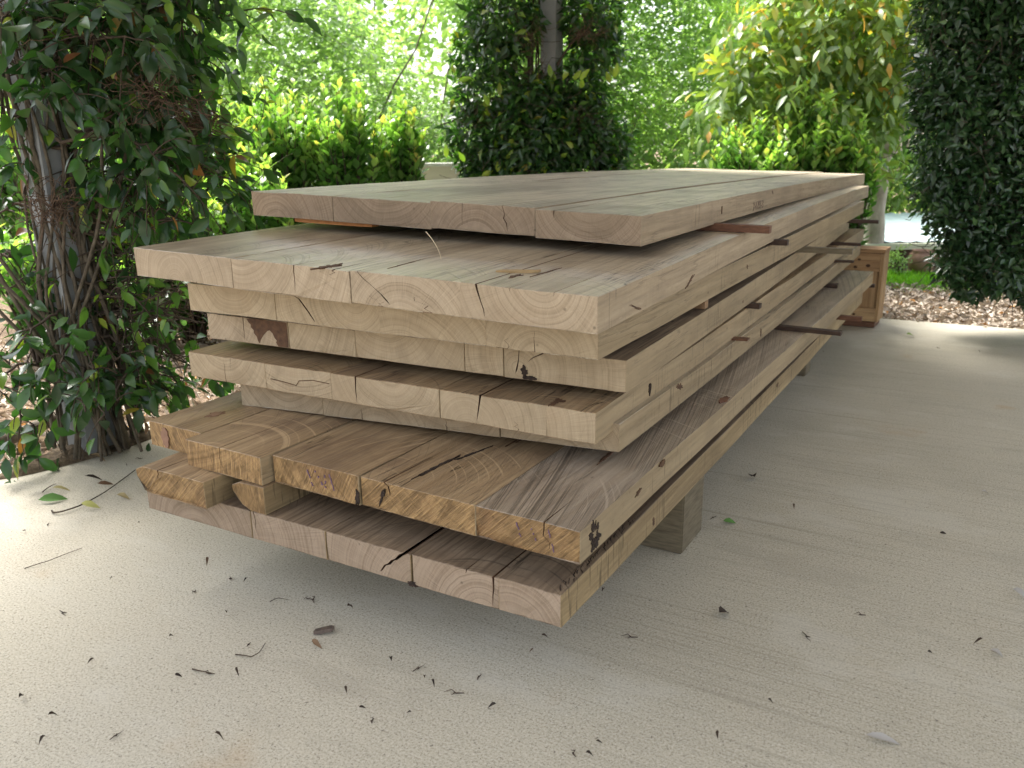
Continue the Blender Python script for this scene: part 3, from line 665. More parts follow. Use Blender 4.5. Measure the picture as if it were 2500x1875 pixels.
s.pbr(s.ramp(s.math('ADD', s.math('MULTIPLY', n1, .5), s.math('MULTIPLY', n2, .5)), [(.35, (.09, .06, .04)), (.6, (.26, .19, .13))]), .95, s.bump(n2, .8, .02), .2)
M_SOIL = s.m
sheet('ground', [(-120, -120), (120, -120), (120, 160), (-120, 160)], -.045, M_SOIL)

# ------------------------------------------------------------------ leaves
HI_T = np.array([(0, 0, 0), (.22, -.36, 0), (.22, 0, 0), (.22, .36, 0), (.5, -.5, 0), (.5, 0, 0), (.5, .5, 0), (.8, -.27, 0), (.8, 0, 0), (.8, .27, 0), (1., 0, 0)], float)
HI_F = np.array([(0, 2, 1), (0, 3, 2), (1, 2, 5), (1, 5, 4), (2, 3, 6), (2, 6, 5), (4, 5, 8), (4, 8, 7), (5, 6, 9), (5, 9, 8), (7, 8, 10), (8, 9, 10)])
LO_T = np.array([(0, 0, 0), (.42, -.5, 0), (1, 0, 0), (.42, .5, 0)], float)
LO_F = np.array([(0, 2, 1), (0, 3, 2)])
def leaves(name, P, D, N, L, wr, tint, mat, parent=None, hi=False, fold=.18, curve=.25):
    T, Fm = (HI_T, HI_F) if hi else (LO_T, LO_F)
    n = len(P); D = unit(D); N = unit(N-(N*D).sum(1, keepdims=True)*D+1e-6); Sx = np.cross(D, N)
    L = np.broadcast_to(L, (n,)); wr = np.broadcast_to(wr, (n,))
    cv = curve*(.5+RS.rand(n)); fo = fold*(.4+1.2*RS.rand(n))
    t = T[None, :, 0]; ss = T[None, :, 1]*wr[:, None]
    h = np.abs(ss)*fo[:, None]*2 - cv[:, None]*t*t
    V = P[:, None, :]+L[:, None, None]*(t[:, :, None]*D[:, None, :]+ss[:, :, None]*Sx[:, None, :]+h[:, :, None]*N[:, None, :])
    Q = (Fm[None]+(np.arange(n)*len(T))[:, None, None]).reshape(-1, 3)
    return fastmesh(name, V.reshape(-1, 3), Q, mat, parent, hi, {'tint': np.repeat(tint, len(T))})
def leafmat(name, stops, trans=.45, rough=.38, spec=.5, tmul=(1.0, 1.15, .45)):
    s = NT(name); t = s.attr('tint'); col = s.ramp(t, stops)
    p = s.n('ShaderNodeBsdfPrincipled'); s.l(col, p.inputs['Base Color']); p.inputs['Roughness'].default_value = rough; p.inputs['Specular IOR Level'].default_value = spec
    tr = s.n('ShaderNodeBsdfTranslucent'); c2 = s.mix(1., col, tmul, 'MULTIPLY'); s.l(c2, tr.inputs['Color'])
    br = s.n('ShaderNodeMix', data_type='RGBA'); 
    mx = s.n('ShaderNodeMixShader'); mx.inputs[0].default_value = trans
    s.l(p.outputs[0], mx.inputs[1]); s.l(tr.outputs[0], mx.inputs[2]); s.l(mx.outputs[0], s.out.inputs[0]); s.t.nodes.remove(br)
    return s.m
# tint 0..1: dark old leaf -> mid -> fresh -> yellow -> brown dead
ML_VINE = leafmat('vine_leaf', [(0, (.018, .048, .018)), (.45, (.04, .10, .03)), (.8, (.11, .22, .04)), (.92, (.26, .32, .04)), (.96, (.22, .09, .035)), (1, (.12, .06, .035))], .4, .28, .6, (1.7, 2.1, .6))
ML_HEDGE = leafmat('hedge_leaf', [(0, (.035, .09, .03)), (.45, (.10, .22, .05)), (.8, (.28, .44, .11)), (.95, (.42, .50, .14)), (1, (.5, .42, .12))], .45, .3, .6, (1.35, 1.65, .65))
ML_TREE = leafmat('thicket_leaf_overexposed', [(0, (.15, .25, .10)), (.5, (.27, .42, .15)), (.85, (.38, .52, .18)), (1, (.56, .60, .20))], .55, .32, .7, (1.7, 1.7, 1.))  # colours lifted above real foliage to paint in an overexposed, hazy brightness
ML_YEL = leafmat('yellowing_leaf', [(0, (.09, .18, .08)), (.45, (.22, .33, .10)), (.7, (.20, .28, .05)), (.85, (.45, .42, .06)), (1, (.62, .36, .10))], .45, .3, .7, (1.5, 1.5, .6))
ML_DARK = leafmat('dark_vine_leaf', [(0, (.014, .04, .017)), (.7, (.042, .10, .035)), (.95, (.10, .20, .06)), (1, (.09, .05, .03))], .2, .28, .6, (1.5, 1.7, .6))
M_STEM = plain('vine_stem', (.04, .03, .02), (.14, .115, .08), 40., .85, .8, .003)
M_TWIG = plain('dark_twig', (.03, .022, .015), (.09, .065, .045), 60., .9, .6, .002)
M_GREENSTEM = plain('green_stem', (.06, .09, .03), (.16, .19, .06), 60., .7)
M_TRUNK = plain('pale_trunk', (.20, .17, .14), (.52, .47, .40), 9., .85, .5, .006, (1, 1, .5))
M_POST = plain('painted_post', (.20, .215, .22), (.30, .31, .31), 6., .6, .1, .001)

def rdir(n, up=0.):
    d = RS.normal(size=(n, 3)); d[:, 2] += up; return unit(d)
def clump_pts(n, c, r, shell=.5):
    d = rdir(n); rr = (shell+(1-shell)*RS.rand(n))**.6
    return np.array(c)+d*rr[:, None]*np.array(r)
def sprays(C0, D0, nl, spacing, L, droop=.25, pin=1.0, lv=.2):
    """leaf rows along arching twigs: returns P, D, N, L and twig polylines"""
    P, D, N, LL = [], [], [], []; tw = []
    n = len(C0); D0 = unit(D0)
    side = unit(np.cross(D0, np.array([0, 0, 1.])+RS.normal(size=(n, 3))*.15)); nn = np.cross(side, D0)
    for i in range(nl):
        t = (i+.5)*spacing
        p = C0+D0*t+np.array([0, 0, -1.])*droop*t*t/spacing/nl
        ax = unit(D0+np.array([0, 0, -1.])*2*droop*t/spacing/nl)
        sgn = (1 if i % 2 else -1) if i < nl-1 else 0
        d = unit(ax*.75+side*sgn*pin+RS.normal(size=(n, 3))*lv)
        P.append(p+RS.normal(size=(n, 3))*spacing*.1); D.append(d); N.append(unit(nn+RS.normal(size=(n, 3))*lv*1.5)); LL.append(L*(.75+.4*RS.rand(n)))
        tw.append(p)
    return np.concatenate(P), np.concatenate(D), np.concatenate(N), np.concatenate(LL), np.stack(tw, 1)

# ------------------------------------------------------------------ thicket behind everything
def thicket():
    # volume: arc of dense shrubby trees behind the pad
    C, W = [], []
    n = 24000
    x = RS.uniform(-6.2, 6.6, n); y = RS.uniform(6.9, 10.5, n); z = RS.rand(n)**.9*2.95
    lump = vn(x*1.1+3, 40)*.6+vn(z*1.6+x*.7, 41)*.5+vn(x*2.7-z*1.3, 42)*.35
    front = 7.9+.8*lump+np.where(x > 2, .7, 0)
    y = np.maximum(y, front)+RS.rand(n)*.25
    y = np.where(RS.rand(n) < .7, front+RS.rand(n)**2*1.1, y)
    # open gaps: sky hole, shed opening at the right
    keep = ~((x > 2.0) & (z < .25)) & ~((x-2.75)**2*.5+(z-2.42)**2*2.0 < .09) 
    keep &= ~((vn(x*3.1+z*2.3, 43) > .80) & (z > 1.3))
    C0 = np.stack([x, y, z], 1)[keep]
    d = rdir(len(C0)); d[:, 1] -= .5; d[:, 2] = np.abs(d[:, 2])*.3-.1
    P, D, N, L, tw = sprays(C0, d, 9, .052, .066, .35, .9, .25)
    lu = vn(P[:, 0]*1.3+P[:, 2], 50)*.2+vn(P[:, 0]*2.9-P[:, 2]*2, 51)*.16
    tint = np.clip(.42+lu+RS.normal(size=len(P))*.14+(P[:, 2]-1.5)*.05, 0, 1)
    o = leaves('thicket_foliage', P, D, N, L, .52, tint, ML_TREE, None)
    tag(o, 'bright green mass of leafy branches filling the back of the garden', 'thicket', kind='stuff')
    n = 26000; x = RS.uniform(-8, 8.5, n); z = RS.uniform(-.1, 4.0, n); y = 10.3+RS.rand(n)*1.6+vn(x*1.3, 44)*.5
    keep = ~((x-3.55)**2*.5+(z-2.95)**2*1.6 < .16) & ~((vn(x*2.3+z*1.9, 46) > .78) & (z > 1.5))
    P = np.stack([x, y, z], 1)[keep]; m = len(P)
    o = leaves('far_foliage', P, rdir(m), rdir(m)+np.array([0, -.8, .5]), .10+.08*RS.rand(m), .6, np.clip(.5+vn(x[keep]*1.7+z[keep], 52)*.3+RS.normal(size=m)*.15, 0, 1), ML_TREE, None)
    tag(o, 'pale green leaves of the trees furthest back, seen between the nearer branches', 'thicket', kind='stuff')
    T = Tubes()
    for i in range(34):
        x0 = RS.uniform(-7, 7); y0 = 8.3+RS.rand()*1.6; z0 = 0 if x0 < 2.0 else .2
        pts = [np.array([x0, y0, z0])]; dd = unit(np.array([RS.normal()*.4, -.15+RS.normal()*.2, 1.]))
        for j in range(9): dd = unit(dd+RS.normal(size=3)*.16); pts.append(pts[-1]+dd*.42)
        T.add(pts, np.linspace(.013, .004, 10), 5)
    for i in range(0, len(tw), 6): T.add(tw[i][::2], np.linspace(.004, .0015, len(tw[i][::2])), 3)
    o = T.build('thicket_branches', plain('grey_branch', (.10, .09, .07), (.24, .21, .17), 30.)); tag(o, 'thin grey branches among the leaves of the green thicket', 'branches', kind='stuff')
thicket()

# ------------------------------------------------------------------ hedge shrubs: upright whorled shoots
def shrub(name, cx, cy, rx, ry, h, nsh, label, L=.07, seed=0, fresh=.16, group='shrubs of the hedge row'):
    global RS
    RS = np.random.RandomState(seed)
    root = empty(name, (cx, cy, -.045), label, 'shrub', group)
    P, D, N, LL, TT = [], [], [], [], []; T = Tubes()
    T2 = Tubes()
    for i in range(int(nsh*.95)):
        a = RS.rand()*2*math.pi; r = math.sqrt(RS.rand())
        tx, ty = cx+rx*r*math.cos(a), cy+ry*r*math.sin(a)
        topz = h*(1-.22*r*r)*(.80+.22*RS.rand())
        bx, by = cx+rx*.25*r*math.cos(a), cy+ry*.25*r*math.sin(a)
        zz = np.linspace(0, 1, 8); lean = zz**1.5
        pts = np.stack([bx+(tx-bx)*lean+vn(zz*3+i, 60)*.015, by+(ty-by)*lean+vn(zz*3+i, 61)*.015, -.045+zz*(topz+.045)], 1)
        T.add(pts, np.linspace(.009, .0018, 8), 4)
        s0 = RS.uniform(.05, .5)
        npair = int((1-s0)*topz/.017)
        for j in range(npair):
            t = s0+(1-s0)*(j+RS.rand()*.4)/npair
            p = np.array([np.interp(t, zz, pts[:, k]) for k in range(3)])
            ang = j*2.4+RS.rand()
            el = .45+.6*t+RS.normal()*.2
            d = np.array([math.cos(ang)*math.cos(el), math.sin(ang)*math.cos(el), math.sin(el)])
            off = RS.rand()*.05*(t < .85)
            P.append(p+d*off); D.append(d); N.append(np.array([-d[0]*d[2], -d[1]*d[2], 1-d[2]**2])+RS.normal(size=3)*.2)
            LL.append(L*(.75+.4*RS.rand())*(1-.25*(t > .93)))
            TT.append(.22+.28*t+RS.normal()*.10+(.34 if t > 1-fresh/topz*1. else 0)*min(1, (t-(1-fresh/topz))/(fresh/topz)+.45))
    leaves('foliage', np.array(P), np.array(D), np.array(N), np.array(LL), .56, np.clip(TT, 0, 1), ML_HEDGE, root, hi=True, fold=.12, curve=.18)
    T.build('stems', M_TWIG, root)
    return root
# left row (seen over the left part of the stack), a little beyond the slab edge
def sh(px, Y, top_px, half_px, label, nsh, seed, name='shrub', L=.070, group='shrubs of the hedge row'):
    c = at(px, 356, Y); topz = at(px, top_px, Y)[2]; rx = half_px/F*Y
    return shrub(name, c[0], c[1], rx, min(.5, rx*1.0), topz+.05, nsh, label, L, seed, group=group)
sh(500, 4.9, 205, 105, 'tall yellow tipped shrub behind the vine, leftmost of the left hedge', 62, 101)
sh(680, 5.1, 188, 120, 'tallest yellow tipped shrub of the left hedge, in its middle', 85, 102)
sh(850, 5.0, 205, 95, 'bushy yellow tipped shrub of the left hedge with dark stems showing low down', 66, 103)
sh(972, 5.2, 235, 72, 'lower round shrub at the right end of the left hedge, beside the pale planter', 46, 104)
sh(420, 4.3, 420, 110, 'low leafy shrub at the foot of the left hedge, seen through the vine', 50, 105)
sh(610, 4.4, 372, 90, 'small pale green shrub in front of the left hedge, just left of the top boards', 36, 106)
sh(60, 5.2, 260, 140, 'shrub showing through the vine stems at the left edge of the garden', 60, 107)
sh(240, 5.3, 230, 120, 'shrub half hidden directly behind the left vine trunk', 50, 108)
sh(20, 3.9, 560, 120, 'low leafy shrub behind the foot of the left vine, at the picture edge', 46, 121)
sh(330, 4.1, 575, 120, 'low leafy shrub behind the vine, just left of the lower board ends', 46, 122)
sh(1845, 5.9, 285, 110, 'dark green shrub at the left of the right hedge, rising over the top boards', 80, 111, group='shrubs of the hedge row')
sh(1985, 6.0, 225, 95, 'tallest dark green shrub in the middle of the right hedge', 85, 112)
sh(2088, 5.9, 290, 62, 'sparse dark shrub at the right end of the right hedge, beside the pale trunk', 40, 113)

# ------------------------------------------------------------------ yellowing tree with pale trunk
RS = np.random.RandomState(31)
tb0 = at(2128, 600, 6.7); tb0[2] = -.045
tree = empty('tree', tuple(tb0), 'tree with pale mottled trunk and large yellowing leaves behind the right hedge', 'tree')
def limb(T, pts, r0, r1, n=14, sides=8, wob=.02):
    pts = np.array(pts); t = np.linspace(0, 1, len(pts)); tn = np.linspace(0, 1, n)
    c = np.stack([np.interp(tn, t, pts[:, k]) for k in range(3)], 1)
    c[1:-1] = (c[:-2]+c[1:-1]*2+c[2:])/4; c[1:-1] = (c[:-2]+c[1:-1]*2+c[2:])/4
    c += np.stack([vn(tn*7+k*5.3+pts[0][0], 70+k) for k in range(3)], 1)*wob*np.sin(np.pi*tn)[:, None]
    T.add(c, np.linspace(r0, r1, n), sides); return c
T = Tubes()
limb(T, [tb0, at(2135, 500, 6.7), at(2140, 400, 6.7), at(2165, 330, 6.7)], .088, .075)
limb(T, [at(2140, 400, 6.7), at(2185, 320, 6.7), at(2235, 265, 6.6), at(2290, 205, 6.5)], .078, .045)
limb(T, [at(2150, 380, 6.7), at(2215, 352, 6.8), at(2300, 300, 6.9)], .035, .02)
limb(T, [at(2140, 400, 6.7), at(2100, 330, 6.7), at(2040, 280, 6.6), at(1990, 180, 6.5)], .04, .02)
limb(T, [at(2215, 290, 6.6), at(2225, 180, 6.4), at(2235, 60, 6.3), at(2245, -60, 6.3)], .022, .012)
limb(T, [at(2170, 330, 6.7), at(2110, 220, 6.4), at(2080, 80, 6.3), at(2060, -60, 6.3)], .02, .01)
limb(T, [at(2040, 280, 6.6), at(1960, 200, 6.5), at(1900, 60, 6.4)], .02, .008)
limb(T, [at(1990, 220, 6.6), at(1880, 200, 6.5), at(1800, 170, 6.4)], .015, .006)
T.build('trunk', M_TRUNK, tree)
cl = []
for (px, py, Y, r) in [(1800, 170, 6.4, .22), (1880, 80, 6.4, .28), (1870, 230, 6.3, .24), (1960, 150, 6.4, .30), (1990, 20, 6.4, .34), (2060, 230, 6.4, .28), (2080, 90, 6.3, .34), (2160, 170, 6.3, .32), (2200, 30, 6.3, .36), (2240, 130, 6.5, .3), (2100, -40, 6.4, .36), (1960, -60, 6.4, .3), (2150, 290, 6.3, .2), (1790, 260, 6.4, .15), (1940, 270, 6.2, .2), (2280, 60, 6.6, .3), (2300, -60, 6.5, .4), (2040, 310, 6.2, .16)]:
    n = int(34*r/.25); cc = clump_pts(n, at(px, py, Y), (r, r*.9, r*.8), .2); cl.append(cc)
C0 = np.concatenate(cl); d = rdir(len(C0)); d[:, 2] -= .1; d[:, 1] -= .2
P, D, N, L, tw = sprays(C0, d, 8, .055, .115, .4, .9, .3)
D[:, 2] -= .15+.3*RS.rand(len(D))
tint = np.clip(.45+RS.normal(size=len(P))*.2+(P[:, 2]-1.6)*.14+(RS.rand(len(P)) < .10)*.35, 0, 1)
leaves('crown', P, D, N, L, .36, tint, ML_YEL, tree, hi=True, fold=.1, curve=.25)
# second thin pale trunk left of it
T = Tubes(); q0 = at(2090, 600, 7.1); q0[2] = -.045
limb(T, [q0, at(2092, 520, 7.1), at(2085, 440, 7.1), at(2095, 350, 7.1), at(2080, 200, 7.1)], .06, .03)
tr2 = empty('tree', (q0[0], q0[1], -.045), 'slim tree with pale spotted trunk just left of the yellowing tree', 'tree'); T.build('trunk', M_TRUNK, tr2)

# ------------------------------------------------------------------ vine covered posts
def post(px_u, px_v, label, size=.1, h=2.62):
    b = uvp(px_u, px_v)
    V, Fc = box_vf(-size/2, size/2, -size/2, size/2, 0, h)
    o = meshobj('post', V, Fc, M_POST); o.location = (b[0], b[1], 0); o.rotation_euler = (0, 0, -SL[9][2]); tag(o, label, 'post', 'roof posts wrapped in climbing vines')
    return b
bl = post(.45, 1.90, 'grey square roof post inside the left vine')
bc_ = post(3.66, 1.90, 'grey square roof post showing through the dark vine in the middle')
br_ = post(3.80, -1.16, 'roof post buried inside the dense dark vine column at the right edge')

# left vine
RS = np.random.RandomState(77)
vine = empty('climbing_vine', (bl[0], bl[1], 0), 'big glossy leaved vine with bundled bare stems climbing the left post', 'vine')
T = Tubes()
for i in range(34):      # stem bundle twisting up the post
    a = RS.rand()*6.28; rr = RS.uniform(.04, .105); tw_ = RS.normal()*2.2; r0 = abs(RS.normal())*.0025+.003
    zz = np.linspace(0, 2.6, 34); an = a+tw_*zz/2.6+vn(zz*2+i*3, 80)*.6
    rad = rr*(1+.35*np.exp(-((zz)/.12)))*(1+.25*vn(zz*1.7+i, 81))+.03*(zz > 1.2)*(zz-1.2)
    waist = 1-.33*np.exp(-((zz-.82)/.22)**2)
    pts = np.stack([bl[0]+.02*np.sin(zz*9+i)+np.cos(an)*rad*waist*1.15, bl[1]+np.sin(an)*rad*waist*1.1, zz+.01], 1)
    T.add(pts, r0*(1.2-.35*zz/2.6), 6)
for i in range(5):      # thick old stems
    a = RS.rand()*6.28; zz = np.linspace(0, 2.6, 30); an = a+vn(zz*1.3+i*7, 82)*1.6+zz*.8
    rad = .08*(1+.25*np.exp(-zz/.15))
    T.add(np.stack([bl[0]+np.cos(an)*rad, bl[1]+np.sin(an)*rad, zz], 1), np.linspace(.011, .006, 30), 8)
for i in range(7):     # arching stems leaving the bundle to both sides
    z0 = RS.uniform(.1, .5); sgn = RS.choice([-1, 1]); ln = RS.uniform(.25, .6)
    t = np.linspace(0, 1, 16)
    pts = np.stack([bl[0]+sgn*(.05+ln*np.sin(t*2.6)*.55)+vn(t*4+i, 83)*.02, bl[1]-.08+RS.normal()*.12*t, z0+t*1.25+vn(t*3+i, 84)*.03], 1)
    T.add(pts, np.linspace(.006, .003, 16), 6)
T.build('stem_bundle', M_STEM, vine)
# twiggy arms to the right and left carrying the leaves
T = Tubes(); LP, LD, LN, LL_, LT = [], [], [], [], []
def bez(a, b, c, n): t = np.linspace(0, 1, n)[:, None]; return (1-t)**2*a+2*t*(1-t)*b+t*t*c
arms = []
Yv = bl[1]
def arm(p0, p1, sag, r0=.006, nsub=7, sub=.22, leafy=1.0, lsz=.064, lint=.0, n=14, k0=2):
    p0 = np.array(p0); p1 = np.array(p1); m = (p0+p1)/2+np.array([0, 0, sag])+RS.normal(size=3)*.04
    c = bez(p0, m, p1, n); c += np.stack([vn(np.arange(n)*.7+RS.rand()*50, 85+k) for k in range(3)], 1)*.018
    T.add(c, np.linspace(r0, .002, n), 5)
    for j in range(nsub):
        k = RS.randint(k0, n); d = unit(RS.normal(size=3)*np.array([1, .8, .9])+np.array([.2, -.15, -.25])); ln = sub*RS.uniform(.5, 1.3)
        q = bez(c[k], c[k]+d*ln*.5+np.array([0, 0, .03]), c[k]+d*ln+np.array([0, 0, -.05*RS.rand()]), 8)
        T.add(q, np.linspace(.0028, .001, 8), 4)
        nl = RS.poisson(8*leafy)
        for _ in range(nl):
            t = RS.randint(2, 8); ld = unit(d*.5+RS.normal(size=3)*.6+np.array([0, -.1, -.55]))
            LP.append(q[t]+RS.normal(size=3)*.008); LD.append(ld); LN.append(unit(np.array([0, -.45, .7])+RS.normal(size=3)*.5)); LL_.append(lsz*(.6+.6*RS.rand()))
            LT.append(np.clip(.24+RS.normal()*.24+lint, 0, .84) if RS.rand() > .03 else RS.uniform(.88, 1.))
def V3(px, py, dy=0.): return at(px, py, Yv+dy)
# upper canopy: leafy mass x 0-560, y -60-480
for i in range(40):
    x1 = RS.uniform(210, 545); y1 = RS.uniform(-60, 470)
    if x1 > 490 and y1 > 130 and RS.rand() < .4: continue
    if x1 < 300 and 330 < y1: continue
    arm(V3(RS.uniform(60, 240), y1+RS.uniform(-60, 60), RS.uniform(-.1, .1)), V3(x1, y1, RS.uniform(-.5 if x1 < 430 else .05, .35)), .06, leafy=.95, sub=.2, k0=6, nsub=8, lint=.05 if x1 > 400 else 0)
# left fringe
for i in range(13):
    yy_ = [20, 150, 230, 300, 420, 560, 640, 760, 840, 930, 990, 80, 700][i]
    arm(V3(RS.uniform(40, 160), yy_-RS.uniform(0, 60), 0), V3(RS.uniform(-60, 70), yy_, RS.uniform(-.25, .2)), .05, leafy=.5, k0=4, sub=.14)
for (x_, y_) in [(120, 175), (85, 195), (150, 230), (60, 60), (20, 40), (95, 70)]:
    arm(V3(x_+20, y_-50, -.1), V3(x_, y_, -.28), .03, leafy=.7, sub=.1, nsub=4, k0=6, n=10)
# thin, twiggy zone y 450-900
for i in range(40):
    y1 = RS.uniform(440, 930)
    arm(V3(RS.uniform(120, 230), y1+RS.uniform(-120, 80), RS.uniform(-.05, .1)), V3(RS.uniform(240, 530), y1, RS.uniform(-.15, .5)), .05, leafy=.22, sub=.2, nsub=10, k0=4, lsz=.052, lint=.3)
# drooping sprays near the foot (broad clean leaves)
for (px, py, dy) in [(160, 930, -.25), (200, 990, -.3), (260, 1000, -.3), (300, 980, -.2), (345, 960, -.1), (400, 945, .0), (290, 900, -.2), (450, 930, .2), (520, 940, .35), (60, 1010, -.2), (20, 880, -.3), (30, 1060, -.2), (430, 880, .2), (350, 1010, -.15), (220, 910, -.3)]:
    arm(V3(200+RS.uniform(-20, 60), py-RS.uniform(40, 150), 0), V3(px, py, dy), .04, leafy=.62, nsub=4, sub=.12, lsz=.066, lint=.02, k0=8)
T.build('twigs', M_TWIG, vine)
leaves('foliage', np.array(LP), np.array(LD), np.array(LN), np.array(LL_), .46, np.array(LT), ML_VINE, vine, hi=True, fold=.16, curve=.3)
# dead leaf and old twig tangles
def tangle(c, r, n, parent, mat, name='dead_tangle'):
    T_ = Tubes()
    for i in range(n):
        p = clump_pts(1, c, r, .0)[0]; d = rdir(1)[0]; pts = [p]
        for j in range(6): d = unit(d+RS.normal(size=3)*.5); pts.append(pts[-1]+d*.022)
        T_.add(pts, .0011, 3)
    T_.build(name, mat, parent)
M_DEAD = plain('dead_twigs', (.06, .035, .022), (.17, .11, .07), 80., .95)
for (px, py, dy, r) in [(120, 60, -.15, .10), (370, 230, -.2, .06), (480, 290, .0, .05), (420, 470, .1, .10), (440, 700, .3, .13), (330, 520, .2, .09), (130, 510, -.12, .06)]:
    tangle(V3(px, py, dy), (r*1.3, r, r*.7), 90, vine, M_DEAD)
# bright trailing tendrils
T = Tubes()
for pl in ([(590, 345), (615, 325), (640, 290), (650, 230), (640, 190), (630, 175), (620, 180)], [(580, 480), (620, 450), (660, 410), (700, 380), (715, 375)]):
    pts = [V3(x, y, .25) for x, y in pl]; pts = np.array(pts)
    t = np.linspace(0, 1, len(pts)); tn = np.linspace(0, 1, 24); T.add(np.stack([np.interp(tn, t, pts[:, k]) for k in range(3)], 1), np.linspace(.0022, .001, 24), 4)
T.build('tendrils', M_GREENSTEM, vine)
lp = [(605, 325, -.9), (560, 370, -1), (590, 385, 1), (545, 430, 1), (600, 475, -1), (580, 470, 1), (635, 215, 1), (650, 250, 1)]
leaves('young_leaves', np.array([V3(x, y, .25) for x, y, _ in lp]), np.array([(s, -.1, .15) for _, _, s in lp], float), np.array([(0, -.8, .6)]*len(lp)), np.array([.075, .05, .05, .06, .08, .055, .03, .03]), .5, np.array([.87, .85, .86, .84, .88, .86, .9, .9]), ML_VINE, vine, hi=True)

# dark vine column in the middle
def vine_mass(root, clumps, nper, lsz, mat, lo=.3, dens_fn=None, stemcol=M_TWIG, wr=.46, hi=False, ntw=60, upfresh=0., tmean=.35):
    P, D, N, LL, TT = [], [], [], [], []; T = Tubes()
    for (c, r, m) in clumps:
        n = int(nper*m); p = clump_pts(n, c, r, .35); out = unit((p-np.array(c))/np.array(r)); 
        d = unit(out*.7+RS.normal(size=(n, 3))*.6+np.array([0, 0, -.25])); nn = unit(out+np.array([0, 0, .5])+RS.normal(size=(n, 3))*.4)
        P.append(p); D.append(d); N.append(nn); LL.append(lsz*(.6+.7*RS.rand(n)))
        tt = np.clip(tmean+RS.normal(size=n)*.2, 0, .86); fr = RS.rand(n) < .03+upfresh; tt[fr] = RS.uniform(.82, .94, fr.sum()); TT.append(tt)
        for j in range(int(ntw*m)):
            q = clump_pts(1, c, np.array(r)*.85, 0.)[0]; dd = rdir(1)[0]; pts = [q]
            for _ in range(5): dd = unit(dd+RS.normal(size=3)*.4); pts.append(pts[-1]+dd*.05)
            T.add(pts, .0018, 3)
    leaves('foliage', np.concatenate(P), np.concatenate(D), np.concatenate(N), np.concatenate(LL), wr, np.concatenate(TT), mat, root, hi=hi)
    T.build('twigs', stemcol, root)
RS = np.random.RandomState(91)
Yc = bc_[1]
v2 = empty('climbing_vine', (bc_[0], bc_[1], 0), 'dark bushy vine wrapped round the middle post, widest just above the boards', 'vine')
def C_(px, py, rp, Y, m=1., ry=.9): rr = rp/F*Y; return (at(px, py, Y), (rr, rr*ry, rr*.85), m)
cl = [C_(1230, 60, 95, Yc-.1, 1.0), C_(1180, 130, 80, Yc, .7), C_(1440, 40, 75, Yc, .9), C_(1455, 120, 65, Yc, .6), C_(1290, 40, 40, Yc+.1, .3), C_(1330, -110, 110, Yc, 1.0), C_(1200, 230, 95, Yc-.1, .9), C_(1300, 245, 75, Yc-.2, .9), C_(1405, 225, 75, Yc-.05, .8),
      C_(1180, 330, 95, Yc-.05, 1.2), C_(1290, 330, 110, Yc-.2, 1.8), C_(1400, 320, 100, Yc-.1, 1.5), C_(1480, 340, 65, Yc, .7), C_(1195, 410, 72, Yc-.05, 1.), C_(1290, 420, 110, Yc-.15, 1.8), C_(1410, 410, 100, Yc-.05, 1.5), C_(1330, 520, 150, Yc, 1.6), C_(1490, 420, 40, Yc, .4)]
vine_mass(v2, cl, 720, .062, ML_VINE, ntw=45, tmean=.36, upfresh=.01)
T = Tubes()
for i in range(14):
    a = RS.rand()*6.28; zz = np.linspace(0, 2.6, 24); an = a+vn(zz*1.5+i, 82)*1.2
    T.add(np.stack([bc_[0]-.07+np.cos(an)*.05*(1+zz*.25), bc_[1]+.09+np.sin(an)*.06*(1+zz*.2), zz], 1), np.linspace(.009, .004, 24), 6)
for pl in ([(1290, 140), (1260, 60), (1245, -40)], [(1290, 180), (1240, 130), (1200, 90)], [(1360, 160), (1400, 90), (1450, 40)], [(1190, 250), (1130, 290), (1075, 305)]):
    pts = np.array([at(x, y, Yc-.1) for x, y in pl]); T.add(bez(pts[0], pts[1], pts[2], 12), np.linspace(.009, .003, 12), 5)
T.build('stems', M_TWIG, v2)
for (px, py, r) in [(1295, 90, .06), (1305, 180, .07), (1435, 80, .06), (1175, 290, .06), (1405, 300, .07), (1265, 350, .07), (1350, 400, .06)]:
    tangle(at(px, py, Yc-.22), (r*1.4, r, r*.7), 45, v2, M_DEAD)
lp = [(1220, 235), (1195, 260), (1385, 175), (1400, 195), (1345, 190), (1345, 215), (1420, 215), (1415, 195), (1490, 205), (1510, 185), (1110, 180), (1120, 200), (1500, 190), (1090, 385), (1135, 395), (1215, 420), (1310, 375), (1330, 365), (1175, 430), (1400, 360)]
leaves('young_leaves', np.array([at(x, y, Yc-.5+.3*RS.rand()) for x, y in lp]), unit(RS.normal(size=(len(lp), 3))*.5+np.array([0, -.2, .9])), np.array([(0, -1., .2)]*len(lp)), .075, .42, RS.uniform(.84, .92, len(lp)), ML_VINE, v2, hi=True)

# dense column at the right
RS = np.random.RandomState(97)
Yr = br_[1]
v3 = empty('climbing_vine', (br_[0], br_[1], 0), 'huge dense dark leaved vine column hanging above the leaf litter at the right edge', 'vine')
cl = []
for py in range(-120, 680, 75):
    for px, rp in ((2330, 85), (2430, 110), (2540, 120), (2660, 120)):
        if px == 2330: px = 2328-int(10*math.sin(py/170.))-(6 if 150 < py < 500 else 0)+(30 if py > 540 else 0)
        cl.append(C_(px, py+RS.uniform(-20, 20), rp+RS.uniform(-8, 8), Yr+.15+RS.uniform(-.1, .1), .85))
cl += [C_(2370, 690, 50, Yr, .3), C_(2440, 670, 60, Yr-.1, .35), C_(2530, 690, 70, Yr-.1, .5), C_(2325, 655, 30, Yr, .15)]
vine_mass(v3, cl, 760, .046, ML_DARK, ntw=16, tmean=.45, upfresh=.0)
T = Tubes()
